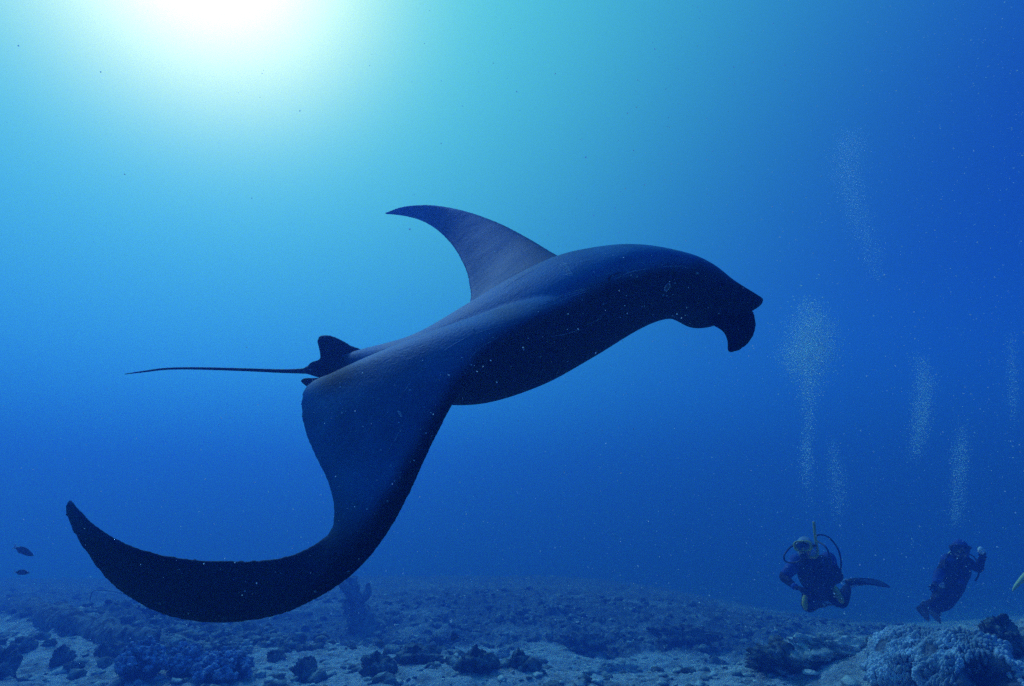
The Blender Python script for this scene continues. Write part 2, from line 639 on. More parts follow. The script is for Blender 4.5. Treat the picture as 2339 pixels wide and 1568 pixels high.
# pillar coral behind the near wing
def pillar():
    b = ground_at(815, 1445)
    d = (b - CAM).length
    t = empty('coral_pillar', b)
    tag(t, 'tall dark pillar coral standing on the seabed right behind the manta wing', 'coral')
    mpp = 2 * TX / 2339 * 8.0
    pts = [Vector((0.28, 0, -0.12)), Vector((0.10, 0, 0.05)), Vector((-0.04, 0.02, 0.30)), Vector((-0.10, 0, 0.55)), Vector((-0.12, 0.02, 0.78)), Vector((-0.10, 0, 0.92))]
    V, F = tube_geo(pts, [0.26, 0.22, 0.17, 0.18, 0.15, 0.05], 28, 60)
    V = np.array(V)
    nn = fbm(V[:, 0] + V[:, 2] * 1.3 + 3, V[:, 1] - V[:, 2] * 0.7, 4.0, 4, 0.65)
    ax = V.mean(0)
    V[:, 0] += nn * 0.16
    V[:, 1] += nn * 0.14
    o = new_obj('trunk', V, F, M_RUB_D, t)
    fix_normals(o)
    V, F = tube_geo([Vector((0.0, 0, 0.45)), Vector((0.12, -0.02, 0.62)), Vector((0.14, 0, 0.80))], [0.08, 0.08, 0.03], 16, 20)
    V = np.array(V)
    V[:, 0] += fbm(V[:, 0] * 2 + V[:, 2], V[:, 1], 6.0, 3, 0.6) * 0.07
    o = new_obj('branch', V, F, M_RUB_D, t)
    fix_normals(o)


pillar()

# whip coral: a thin wire-like curve over the left seabed
tag(tube('whip_coral', [at(205, 1372, 8.6), at(212, 1352, 8.6), at(232, 1349, 8.55), at(262, 1352, 8.5), at(300, 1362, 8.5)], [0.007] * 4 + [0.004], M_CH, None, 6, 40),
    'thin wiry whip coral arching over the seabed below the wing tip', 'whip coral')


# blue soft corals
M_SOFT = material('blue soft coral', (0.035, 0.06, 0.13), 0.8, 0.15, 22, (0.32, 0.46, 0.66), 0.5, 60, lo=0.35, hi=0.62)
M_SOFTD = material('soft coral stem', (0.02, 0.035, 0.08), 0.9, 0.1)


def soft_coral(px, py, rad, h, n, seed, label):
    p = ground_at(px, py)
    t = empty('soft_coral', p)
    tag(t, label, 'soft coral', 'blue soft corals at the bottom left')
    r = np.random.RandomState(seed)
    stems, C, R = [], [], []
    nb = int(n / 20)
    for i in range(nb):
        a = r.rand() * 2 * PI
        q = math.sqrt(r.rand())
        x, y = rad * q * math.cos(a), rad * q * math.sin(a) * 0.8
        top = h * (1.05 - 0.65 * q * q) * (0.75 + 0.4 * r.rand())
        stems.append(tube_geo([Vector((x * 0.45, y * 0.45, -0.03)), Vector((x * 0.8, y * 0.8, top * 0.5)), Vector((x, y, top))], [0.02, 0.014, 0.008], 5, 5))
        for k in range(14):
            u = r.normal(0, 1, 3)
            u /= np.linalg.norm(u)
            rr = 0.040 * (0.5 + 0.6 * r.rand())
            C.append((x + u[0] * rr, y + u[1] * rr, top + u[2] * rr * 0.8))
            R.append(0.009 + 0.013 * r.rand())
    V, F = merge_geo(*stems)
    s = new_obj('stems', V, F, M_SOFTD, t)
    tag(s, kind='stuff')
    b = blobs_mesh('polyps', C, R, 2, M_SOFT, None, t)
    tag(b, kind='stuff')


soft_coral(318, 1548, 0.21, 0.26, 1900, 5, 'dark blue bushy soft coral, leftmost of the three at the bottom left')
soft_coral(420, 1548, 0.17, 0.24, 1500, 6, 'dark blue soft coral between its two larger neighbours at the bottom left')
soft_coral(510, 1556, 0.27, 0.20, 2900, 7, 'broad bright blue soft coral, rightmost and palest of the three bushes')


# ridged mounds at the right
M_RIDGE = material('ridged coral', (0.24, 0.32, 0.38), 0.85, 0.1, 5, (0.60, 0.72, 0.80), 0.8, 60)
M_RIDGED = material('ridged coral base', (0.06, 0.08, 0.10), 0.9, 0.08, 8, (0.16, 0.20, 0.24), 1.0, 40)


def ridged_mound(px, py, d, rx, ry, rz, seed, label, n, hole=None):
    c = at(px, py, d)
    t = empty('ridged_coral', (c.x, c.y, c.z))
    tag(t, label, 'coral', 'ridged coral mounds at the right')
    v, f = ico(5)
    r = np.random.RandomState(seed)
    off = r.rand(3) * 30

    def shape(u):
        n1 = vnoise(u[:, 0] * 1.7 + off[0], u[:, 1] * 1.7 + u[:, 2] + off[1])
        n2 = vnoise(u[:, 0] * 4.3 + off[2], u[:, 1] * 4.3 + u[:, 2] * 4 + off[1])
        n3 = vnoise(u[:, 0] * 9 + off[1], u[:, 1] * 9 + u[:, 2] * 7)
        s = 1 + 0.34 * n1 + 0.26 * n2 + 0.10 * n3
        if hole is not None:
            hd = np.array(hole[:3]) / np.linalg.norm(hole[:3])
            ang = np.arccos(np.clip(u @ hd, -1, 1)) + 0.12 * n2 * 2
            s = s * (1 - 0.62 * (1 - smooth(hole[3] * 0.6, hole[3], ang)))
        return u * s[:, None] * np.array([rx, ry, rz])
    new_obj('base', shape(v), f, M_RIDGED, t)
    # finger rows: spiral order gives the combed look
    C, S, V, F = [], [], [], []
    g = PI * (3 - math.sqrt(5))
    bv, bf = ico(2)
    k = 0
    U = []
    for i in range(n):
        z = 1 - (i + 0.5) / n * 1.25
        if z < -0.5:
            break
        q = math.sqrt(max(0, 1 - z * z))
        a = i * g
        U.append((q * math.cos(a), q * math.sin(a), z))
    U = np.array(U) + r.normal(0, 0.012, (len(U), 3))
    U /= np.linalg.norm(U, axis=1)[:, None]
    P = shape(U)
    keep = np.ones(len(U), bool)
    if hole is not None:
        hd = np.array(hole[:3]) / np.linalg.norm(hole[:3])
        keep = np.arccos(np.clip(U @ hd, -1, 1)) > hole[3] * 0.85
    lobes = vnoise(U[:, 0] * 3 + 5, U[:, 1] * 3 + 8) + 0.5
    for u, p, kp, lb in zip(U, P, keep, lobes):
        if not kp or lb < 0.22:
            continue
        nrm = Vector((u[0] / rx, u[1] / ry, u[2] / rz)).normalized()
        down = Vector((-u[0] * u[2], -u[1] * u[2], 1 - u[2] ** 2))
        if down.length < 1e-3: down = Vector((1, 0, 0))
        down = (down - nrm * down.dot(nrm)).normalized()
        sd = nrm.cross(down)
        w = 0.011 * (0.8 + 0.6 * r.rand()); ln = 0.017 * (0.7 + 0.8 * r.rand()); hh = 0.024 * (0.5 + 1.0 * r.rand())
        M = np.array([sd[:], down[:], nrm[:]]).T
        q = (bv * np.array([w, ln, hh])) @ M.T + p
        V.append(q); F.append(np.array(bf) + k * len(bv)); k += 1
    o = new_obj('ridges', np.vstack(V), np.vstack(F).tolist(), M_RIDGE, t)
    tag(o, kind='stuff')


ridged_mound(2140, 1545, 4.25, 0.52, 0.46, 0.30, 3, 'large pale blue mound of combed ridged coral in front of the second diver', 2300)
ridged_mound(2228, 1562, 3.75, 0.33, 0.33, 0.27, 8, 'ridged coral mound with a black hollow in its side, lower right', 1500, (-0.30, -0.80, 0.42, 0.46))

# ------------------------------------------------------------------ manta ray
def manta_skin():
    m = bpy.data.materials.new('manta skin')
    m.use_nodes = True
    n, l = m.node_tree.nodes, m.node_tree.links
    b = n['Principled BSDF']
    tc = n.new('ShaderNodeTexCoord')
    # large soft mottling
    t = n.new('ShaderNodeTexNoise'); t.inputs['Scale'].default_value = 3.2; t.inputs['Detail'].default_value = 8
    t.inputs['Roughness'].default_value = 0.62
    l.new(tc.outputs['Object'], t.inputs['Vector'])
    r = n.new('ShaderNodeValToRGB')
    r.color_ramp.elements[0].position = 0.35; r.color_ramp.elements[0].color = (0.004, 0.018, 0.028, 1)
    r.color_ramp.elements[1].position = 0.72; r.color_ramp.elements[1].color = (0.010, 0.044, 0.064, 1)
    l.new(t.outputs[0], r.inputs[0])
    # black skin; lit back and shaded belly and wing ends painted into the colour
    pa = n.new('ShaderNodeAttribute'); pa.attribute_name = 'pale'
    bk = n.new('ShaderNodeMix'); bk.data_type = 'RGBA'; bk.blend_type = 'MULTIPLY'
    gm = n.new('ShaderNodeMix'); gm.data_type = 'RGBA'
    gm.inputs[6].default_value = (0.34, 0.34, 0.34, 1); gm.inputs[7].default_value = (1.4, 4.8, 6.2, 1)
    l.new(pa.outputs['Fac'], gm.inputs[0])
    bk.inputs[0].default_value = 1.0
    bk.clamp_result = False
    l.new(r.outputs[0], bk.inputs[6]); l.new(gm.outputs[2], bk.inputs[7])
    # scattered pale flecks
    vo = n.new('ShaderNodeTexVoronoi'); vo.inputs['Scale'].default_value = 17.0
    nz = n.new('ShaderNodeTexNoise'); nz.inputs['Scale'].default_value = 5.0
    l.new(tc.outputs['Object'], vo.inputs['Vector'])
    l.new(tc.outputs['Object'], nz.inputs['Vector'])
    sub = n.new('ShaderNodeMath'); sub.operation = 'MULTIPLY_ADD'
    l.new(nz.outputs[0], sub.inputs[0]); sub.inputs[1].default_value = 0.30; sub.inputs[2].default_value = -0.075
    lt = n.new('ShaderNodeMapRange'); lt.inputs[1].default_value = 0.0; lt.inputs[2].default_value = 0.03
    dif = n.new('ShaderNodeMath'); dif.operation = 'SUBTRACT'
    l.new(sub.outputs[0], dif.inputs[0]); l.new(vo.outputs['Distance'], dif.inputs[1]); l.new(dif.outputs[0], lt.inputs[0])
    fm = n.new('ShaderNodeMath'); fm.operation = 'MULTIPLY'; fm.inputs[1].default_value = 0.85
    l.new(lt.outputs[0], fm.inputs[0])
    # fine scratches running along the body
    mp = n.new('ShaderNodeMapping'); mp.inputs['Rotation'].default_value = (0.0, 0.45, 0.1); mp.inputs['Scale'].default_value = (1.3, 9, 30)
    l.new(tc.outputs['Object'], mp.inputs[0])
    sc = n.new('ShaderNodeTexNoise'); sc.inputs['Scale'].default_value = 2.4; sc.inputs['Detail'].default_value = 5
    l.new(mp.outputs[0], sc.inputs['Vector'])
    sr = n.new('ShaderNodeMapRange'); sr.inputs[1].default_value = 0.60; sr.inputs[2].default_value = 0.78; sr.inputs[4].default_value = 0.035
    l.new(sc.outputs[0], sr.inputs[0])
    mx = n.new('ShaderNodeMath'); mx.operation = 'MAXIMUM'
    l.new(fm.outputs[0], mx.inputs[0]); l.new(sr.outputs[0], mx.inputs[1])
    mix = n.new('ShaderNodeMix'); mix.data_type = 'RGBA'
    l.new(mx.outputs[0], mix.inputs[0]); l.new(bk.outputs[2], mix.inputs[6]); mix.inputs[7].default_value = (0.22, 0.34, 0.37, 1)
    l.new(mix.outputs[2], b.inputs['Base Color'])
    rr = n.new('ShaderNodeMapRange'); rr.inputs[3].default_value = 0.50; rr.inputs[4].default_value = 0.75
    l.new(t.outputs[0], rr.inputs[0]); l.new(rr.outputs[0], b.inputs['Roughness'])
    b.inputs['Specular IOR Level'].default_value = 0.08
    b.inputs['Specular Tint'].default_value = (0.30, 0.85, 1.0, 1)
    # relief: muscle folds along the body and fine denticles
    m2 = n.new('ShaderNodeMapping'); m2.inputs['Rotation'].default_value = (0.0, 0.45, 0.1); m2.inputs['Scale'].default_value = (0.8, 2, 3.5)
    l.new(tc.outputs['Object'], m2.inputs[0])
    f1 = n.new('ShaderNodeTexNoise'); f1.inputs['Scale'].default_value = 1.6; f1.inputs['Detail'].default_value = 3
    l.new(m2.outputs[0], f1.inputs['Vector'])
    b1 = n.new('ShaderNodeBump'); b1.inputs['Strength'].default_value = 0.2; b1.inputs['Distance'].default_value = 0.04
    l.new(f1.outputs[0], b1.inputs['Height'])
    f2 = n.new('ShaderNodeTexNoise'); f2.inputs['Scale'].default_value = 90; f2.inputs['Detail'].default_value = 3
    l.new(tc.outputs['Object'], f2.inputs['Vector'])
    b2 = n.new('ShaderNodeBump'); b2.inputs['Strength'].default_value = 0.5; b2.inputs['Distance'].default_value = 0.004
    l.new(f2.outputs[0], b2.inputs['Height']); l.new(b1.outputs[0], b2.inputs['Normal'])
    l.new(b2.outputs[0], b.inputs['Normal'])
    return m


SKIN = manta_skin()


def DM(d):
    return d * 0.78 if d < 2.95 else 2.301 + (d - 2.95)


def P3(x, y, d):
    return np.array(at(x, y, DM(d))[:])


EDGE = 0.0145


def wing_geo(st, n_span=44, n_ch=20, flip=1.0):
    """st rows: LE x,y,d, TE x,y,d, thickness, bow"""
    S = catmull(st, n_span)
    LE = np.array([P3(*r[0:3]) for r in S])
    TE = np.array([P3(*r[3:6]) for r in S])
    mid = (LE + TE) / 2
    span = np.gradient(mid, axis=0)
    rings = []
    for i in range(n_span):
        ch = TE[i] - LE[i]
        nn = np.cross(ch, span[i]) * flip
        nn /= np.linalg.norm(nn) + 1e-9
        th, bow = max(S[i][6], 0.006) * 0.8, S[i][7] * 0.8
        ring = []
        us = [0.5 - 0.5 * math.cos(PI * k / n_ch) for k in range(n_ch + 1)]
        prof = lambda u: 1.9 * (0.80 * math.sqrt(max(u, 0)) * (1 - u) ** 0.9) + 0.06 * math.sin(PI * u)
        for u in us:
            ring.append(LE[i] + ch * u + nn * (max(th * 0.5 * prof(u), EDGE * 0.5) + bow * 4 * u * (1 - u)))
        for u in us[-2:0:-1]:
            ring.append(LE[i] + ch * u + nn * (-max(th * 0.5 * prof(u), EDGE * 0.5) + bow * 4 * u * (1 - u)))
        rings.append(ring)
    return loft(rings)


def body_geo(sec, n=40, m=70):
    """sec rows: top x,y  bottom x,y  depth, half width, exponent"""
    S = catmull(sec, m)
    rings = []
    for r in S:
        T, B = P3(r[0], r[1], r[4]), P3(r[2], r[3], r[4])
        side = np.array([0.10, -1.0, -0.10]); side /= np.linalg.norm(side)
        w = r[5] * 0.8
        hd = float(np.clip((r[0] - 1380) / 220, 0, 1))      # the contour of the head lies nearer its flank
        S0 = T + (B - T) * r[7]                     # height of the flank ridge
        ring = []
        for k in range(n):
            a = 2 * PI * k / n
            cs, sn = math.cos(a), math.sin(a)
            e = 2.0 / (r[6] if cs >= 0 else r[8])
            V_ = (T - S0) if cs >= 0 else (S0 - B)
            wk = w * ((1 - 0.62 * hd) if sn >= 0 else (1 + 0.5 * hd))
            ring.append(S0 + V_ * math.copysign(abs(cs) ** e, cs) + side * wk * math.copysign(abs(sn) ** e, sn))
        rings.append(ring)
    return loft(rings)


def sheet_fin(outline, d, th):
    """thick blade following an outline: rows x,y,d(optional); rounded by the later remesh"""
    C = catmull(outline + [outline[0]], len(outline) * 6)[:-1]
    pts = np.array([P3(r[0], r[1], r[2] if len(r) > 2 else d) for r in C])
    c = pts.mean(0)
    nrm = np.array([0.05, -1.0, 0.0]); nrm /= np.linalg.norm(nrm)
    rings = []
    for s, w in ((1.0, 0.0), (0.82, 0.75), (0.5, 1.0), (0.1, 1.0)):
        rings.append([c + (p - c) * s + nrm * th * 0.5 * w for p in pts])
    back = []
    for s, w in ((0.82, 0.75), (0.5, 1.0), (0.1, 1.0)):
        back.append([c + (p - c) * s - nrm * th * 0.5 * w for p in pts])
    return loft(rings[::-1] + back)


def remeshed(name, geos, voxel, smooth_it, mat, parent=None, factor=0.5):
    V, F = merge_geo(*geos)
    o = new_obj(name, V, F, mat)
    fix_normals(o)
    r = o.modifiers.new('r', 'REMESH')
    r.mode = 'VOXEL'; r.voxel_size = voxel; r.use_smooth_shade = True
    s = o.modifiers.new('s', 'SMOOTH'); s.iterations = smooth_it; s.factor = factor
    dg = bpy.context.evaluated_depsgraph_get()
    me = bpy.data.meshes.new_from_object(o.evaluated_get(dg))
    old = o.data
    o.modifiers.clear()
    o.data = me
    me.name = name
    bpy.data.meshes.remove(old)
    if not me.materials:
        me.materials.append(mat)
    me.polygons.foreach_set('use_smooth', [True] * len(me.polygons))
    if parent is not None:
        o.parent = parent
    return o


near_wing = [
    #  LE              TE             thick  bow
    (1440, 640, 2.66, 760, 862, 2.82, 0.10, 0.0),
    (1385, 648, 2.47, 735, 866, 2.62, 0.14, 0.0),
    (1290, 702, 2.33, 706, 880, 2.50, 0.17, 0.01),
    (1190, 752, 2.22, 690, 905, 2.42, 0.16, 0.02),
    (1105, 822, 2.14, 689, 950, 2.35, 0.15, 0.025),
    (1046, 905, 2.08, 698, 993, 2.28, 0.13, 0.03),
    (988, 1015, 2.02, 722, 1047, 2.21, 0.11, 0.03),
    (933, 1135, 1.96, 748, 1100, 2.14, 0.09, 0.03),
    (872, 1240, 1.91, 763, 1165, 2.06, 0.075, 0.02),
    (782, 1334, 1.88, 745, 1224, 1.98, 0.065, 0.015),
    (655, 1400, 1.93, 640, 1273, 1.90, 0.055, 0.01),
    (505, 1423, 1.95, 500, 1281, 1.85, 0.048, 0.008),
    (372, 1402, 1.93, 380, 1270, 1.81, 0.040, 0.006),
    (262, 1338, 1.87, 290, 1244, 1.77, 0.030, 0.004),
    (186, 1245, 1.77, 216, 1200, 1.73, 0.022, 0.0),
    (151, 1172, 1.73, 172, 1156, 1.71, 0.016, 0.0),
    (153, 1142, 1.71, 158, 1140, 1.71, 0.008, 0.0),
]
far_wing = [
    (1450, 650, 2.85, 850, 835, 3.00, 0.12, 0.0),
    (1360, 620, 3.10, 950, 790, 3.30, 0.16, 0.0),
    (1278, 585, 3.50, 1062, 712, 3.65, 0.15, 0.0),
    (1212, 546, 3.90, 1070, 645, 4.05, 0.12, 0.0),
    (1140, 509, 4.30, 1047, 584, 4.42, 0.09, 0.0),
    (1060, 481, 4.70, 1010, 537, 4.80, 0.07, 0.0),
    (985, 468, 5.05, 968, 508, 5.12, 0.05, 0.0),
    (920, 472, 5.35, 926, 495, 5.40, 0.035, 0.0),
    (879, 487, 5.55, 882, 489, 5.57, 0.012, 0.0),
]
body_sec = [
    # top x,y   bottom x,y  depth  half-width  upper exp  ridge  lower exp
    (728, 838, 728, 862, 2.94, 0.03, 2.0, 0.5, 2.0),
    (770, 818, 770, 872, 2.93, 0.08, 2.0, 0.5, 2.0),
    (822, 800, 815, 892, 2.90, 0.16, 1.8, 0.5, 2.0),
    (945, 765, 925, 915, 2.87, 0.27, 1.6, 0.5, 2.0),
    (1070, 693, 1085, 925, 2.85, 0.36, 1.5, 0.50, 2.0),
    (1175, 631, 1230, 884, 2.83, 0.42, 1.42, 0.46, 2.0),
    (1280, 584, 1350, 820, 2.81, 0.43, 1.40, 0.42, 2.0),
    (1400, 568, 1455, 756, 2.77, 0.40, 1.42, 0.37, 2.1),
    (1505, 575, 1530, 723, 2.72, 0.35, 1.5, 0.30, 2.3),
    (1597, 596, 1597, 712, 2.65, 0.32, 1.7, 0.30, 2.4),
    (1660, 642, 1650, 733, 2.62, 0.30, 1.9, 0.35, 2.4),
    (1704, 672, 1692, 722, 2.61, 0.27, 2.1, 0.4, 2.4),
    (1734, 689, 1712, 709, 2.60, 0.22, 2.2, 0.5, 2.4),
]
manta = empty('manta_ray', at(1200, 760, 2.18))
tag(manta, 'huge black manta ray gliding past with one wing raised and the near wing curling down', 'manta ray')
MOFF = manta.location.copy()


def mchild(o):
    """parent a mesh built in world space to the manta, keeping it in place"""
    o.data.transform(Matrix.Translation(-MOFF))
    o.parent = manta
    return o


ceph = [(1630, 700, 2.66), (1690, 692, 2.64), (1718, 706, 2.60), (1728, 740, 2.55), (1719, 774, 2.54), (1694, 799, 2.54), (1664, 807, 2.54), (1663, 784, 2.55), (1650, 756, 2.57), (1612, 730, 2.62)]
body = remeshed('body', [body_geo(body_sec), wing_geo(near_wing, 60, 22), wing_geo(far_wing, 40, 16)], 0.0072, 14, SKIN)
mchild(body)
cf = remeshed('cephalic_fin', [sheet_fin(ceph, 2.5, 0.04)], 0.006, 6, SKIN)
mchild(cf)
cf2 = remeshed('cephalic_fin', [sheet_fin([(1640, 660), (1690, 664), (1744, 685), (1722, 710), (1680, 716), (1640, 712)], 2.70, 0.05)], 0.006, 4, SKIN)
mchild(cf2)
df = remeshed('dorsal_fin', [sheet_fin([(740, 862), (712, 852), (700, 842), (708, 830), (730, 826), (729, 800), (724, 778), (732, 766), (750, 765), (775, 773), (803, 789), (836, 806), (824, 850), (780, 870)], 2.90, 0.045)], 0.006, 5, SKIN)
mchild(df)
pf = remeshed('pelvic_fin', [sheet_fin([(760, 850), (735, 862), (688, 865), (696, 882), (740, 900), (790, 890)], 2.80, 0.035)], 0.006, 4, SKIN)
mchild(pf)
tail = tube('tail', [Vector(P3(*p)) for p in ((770, 848, 2.92), (735, 850, 2.94), (706, 846, 2.96), (690, 848, 2.97), (640, 848, 3.0), (560, 845, 3.05), (450, 842, 3.12), (380, 843, 3.18), (330, 849, 3.22), (285, 855, 3.26))],
            [0.028, 0.025, 0.018, 0.011, 0.008, 0.0066, 0.0056, 0.0048, 0.004, 0.0016], SKIN, None, 10, 60)
mchild(tail)

def paint_lit_back():  # light falling on the back, painted as a paler skin factor
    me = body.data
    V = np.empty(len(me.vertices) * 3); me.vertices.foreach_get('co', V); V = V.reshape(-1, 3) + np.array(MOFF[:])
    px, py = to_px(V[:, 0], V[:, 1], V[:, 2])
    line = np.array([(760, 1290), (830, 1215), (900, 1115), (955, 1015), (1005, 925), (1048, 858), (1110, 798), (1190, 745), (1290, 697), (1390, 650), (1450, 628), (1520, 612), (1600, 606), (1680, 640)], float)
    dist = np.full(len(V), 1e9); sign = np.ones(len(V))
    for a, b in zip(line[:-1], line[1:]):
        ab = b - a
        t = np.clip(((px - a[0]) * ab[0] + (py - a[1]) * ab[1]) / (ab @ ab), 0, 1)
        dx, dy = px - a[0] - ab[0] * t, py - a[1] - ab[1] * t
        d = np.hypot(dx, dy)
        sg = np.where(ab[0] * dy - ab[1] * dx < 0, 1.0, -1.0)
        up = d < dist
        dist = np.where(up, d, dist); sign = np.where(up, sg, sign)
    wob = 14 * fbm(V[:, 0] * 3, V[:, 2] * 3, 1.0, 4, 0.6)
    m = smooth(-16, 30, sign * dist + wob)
    m = m * (1 - 0.9 * smooth(1060, 1290, py + wob * 2))  # shade on the lower near wing, put into the colour
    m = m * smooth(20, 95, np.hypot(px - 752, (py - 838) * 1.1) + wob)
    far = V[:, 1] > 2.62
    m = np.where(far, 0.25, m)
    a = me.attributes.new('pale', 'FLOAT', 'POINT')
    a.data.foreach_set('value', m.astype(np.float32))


paint_lit_back()

# eye on the flank, found by shooting a ray at the skin
bpy.context.view_layer.update()
_bv = BVHTree.FromPolygons([(v.co + MOFF) for v in body.data.vertices], [tuple(p.vertices) for p in body.data.polygons])


def on_skin(x, y):
    d = (at(x, y, 1.0) - CAM).normalized()
    h, nrm, _, dist = _bv.ray_cast(CAM, d)
    return (h, nrm) if h is not None else (at(x, y, 2.6), Vector((0, -1, 0)))


M_EYE = material('manta eye', (0.010, 0.010, 0.012), 0.12, 0.6)
M_RING = material('manta eye ring', (0.60, 0.62, 0.60), 0.5, 0.3, 60, (0.30, 0.33, 0.33))
h, nrm = on_skin(1523, 656)
q = nrm.to_track_quat('Z', 'Y')
V, F = ico(3)
V = [h + q @ Vector((v[0] * 0.0098, v[1] * 0.0122, v[2] * 0.005)) for v in V]
mchild(new_obj('eye', V, F, M_EYE))
R = []
for a in range(24):
    t = 2 * PI * a / 24
    ring = []
    for b in range(8):
        s = 2 * PI * b / 8
        rad = 0.0122 + 0.0019 * math.cos(s)
        ring.append(h + q @ Vector((rad * math.cos(t) * 0.86, rad * math.sin(t) * 1.1, 0.002 + 0.0022 * math.sin(s))))
    R.append(ring)
V, F = [], []
for r in R: V += r
for a in range(24):
    for b in range(8):
        F.append((a * 8 + b, a * 8 + (b + 1) % 8, ((a + 1) % 24) * 8 + (b + 1) % 8, ((a + 1) % 24) * 8 + b))
mchild(new_obj('eyelid', V, F, M_RING))


def skin_line(name, pts, r, mat, lift=0.0):
    P = catmull([(x, y) for x, y in pts], max(8, len(pts) * 5))
    W = []
    for x, y in P:
        h, nrm = on_skin(x, y)
        W.append(h + nrm * lift)
    k = len(W)
    r *= 0.8
    rr = [r * math.sin(PI * (i + 0.6) / (k + 0.2)) ** 0.6 for i in range(k)]
    return mchild(tube(name, W, rr, mat, None, 6))


M_GILL = material('gill shadow skin', (0.006, 0.006, 0.007), 0.8, 0.1)
M_SCAR = material('pale scar tissue', (0.70, 0.75, 0.75), 0.7, 0.2, 90, (0.35, 0.40, 0.42))
skin_line('gill_slit', [(1278, 772), (1300, 795), (1325, 812)], 0.0022, M_GILL)
skin_line('gill_slit', [(1195, 848), (1220, 858), (1248, 864)], 0.0022, M_GILL)
skin_line('gill_slit', [(1392, 650), (1391, 637), (1398, 630), (1420, 622)], 0.0035, M_GILL)
for k in range(9):
    yy = 604 + k * 2.9
    skin_line('scar', [(1281 + k * 1.6, yy), (1290 + k * 1.5, yy - 1.5), (1297 + k * 1.5, yy - 0.5)], 0.0030, M_SCAR, 0.0)
skin_line('scar', [(1287, 628), (1298, 629), (1309, 630)], 0.0022, M_SCAR, 0.0)
for k in range(4):
    skin_line('scar', [(907 + k * 2, 940 + k * 3.5), (915 + k * 1.4, 941 + k * 3.4)], 0.0019, M_SCAR, 0.0)
M_HIGHLIGHT = material('painted skin highlight', (0.26, 0.42, 0.50), 0.6, 0.3, 160, (0.08, 0.12, 0.14), lo=0.40, hi=0.66)  # wet highlights along the folds, painted on as thin pale lines
for pts, rr_ in (([(1012, 803), (1040, 786), (1068, 770)], .0020), ([(1075, 767), (1110, 755), (1150, 744)], .0014), ([(907, 917), (925, 892), (942, 868)], .0015), ([(948, 862), (962, 848), (976, 836)], .0012),
                 ([(1228, 700), (1262, 688), (1290, 672)], .0018), ([(1245, 690), (1300, 674), (1345, 660)], .0022), ([(1262, 682), (1305, 668), (1340, 658)], .0020), ([(1275, 690), (1310, 676), (1350, 664)], .0016),
                 ([(1130, 650), (1165, 632), (1205, 612)], .0014), ([(1150, 660), (1180, 640), (1230, 612)], .0012), ([(1402, 640), (1440, 622), (1490, 612)], .0020), ([(1500, 612), (1540, 608), (1575, 612)], .0016),
                 ([(1255, 770), (1290, 764), (1330, 752)], .0014), ([(1340, 742), (1360, 734), (1375, 722)], .0012), ([(880, 1040), (905, 1000), (930, 950)], .0010), ([(1060, 840), (1090, 800), (1140, 770)], .0010)):
    skin_line('painted_highlight', pts, rr_ * 1.15, M_HIGHLIGHT, 0.0)
skin_line('scar', [(853, 962), (846, 978), (838, 998)], 0.0022, material('grey scar', (0.10, 0.11, 0.12), 0.7, 0.2), -0.001)
_rf = np.random.RandomState(77)
_fl = [(1040 + 640 * a, 640 + 260 * b) for a, b in _rf.rand(32, 2)] + [(700 + 330 * a, 860 + 320 * b) for a, b in _rf.rand(40, 2)] + [(400 + 450 * a, 1290 + 110 * b) for a, b in _rf.rand(14, 2)]
def _hits(x, y):
    return _bv.ray_cast(CAM, (at(x, y, 1.0) - CAM).normalized())[0] is not None
_fc, _fr = [], []
for (x, y) in _fl:
    if _hits(x, y):
        h, nrm = on_skin(x, y)
        _fc.append((h - MOFF)[:]); _fr.append(0.0009 + 0.0016 * _rf.rand() ** 3)
tag(blobs_mesh('skin_fleck', _fc, _fr, 1, M_SCAR, [(1.8, 1, 1)] * len(_fc), manta), kind='stuff')
for (x, y) in ((1205, 774), (1265, 783), (1470, 700), (1540, 648), (1490, 720), (1640, 717), (1330, 718), (1290, 796), (1100, 776), (1420, 780), (826, 1008), (900, 1100), (560, 1330), (640, 1310)):
    skin_line('pale_fleck', [(x, y), (x + 1.5, y - 0.8), (x + 3, y - 1.0)], 0.0022, M_SCAR, 0.0)

# ------------------------------------------------------------------ small fish
M_FISH = material('dark fish scales', (0.018, 0.022, 0.032), 0.5, 0.4, 60, (0.04, 0.05, 0.06))
M_FTAIL = material('white tail edge', (0.6, 0.66, 0.7), 0.6, 0.3)


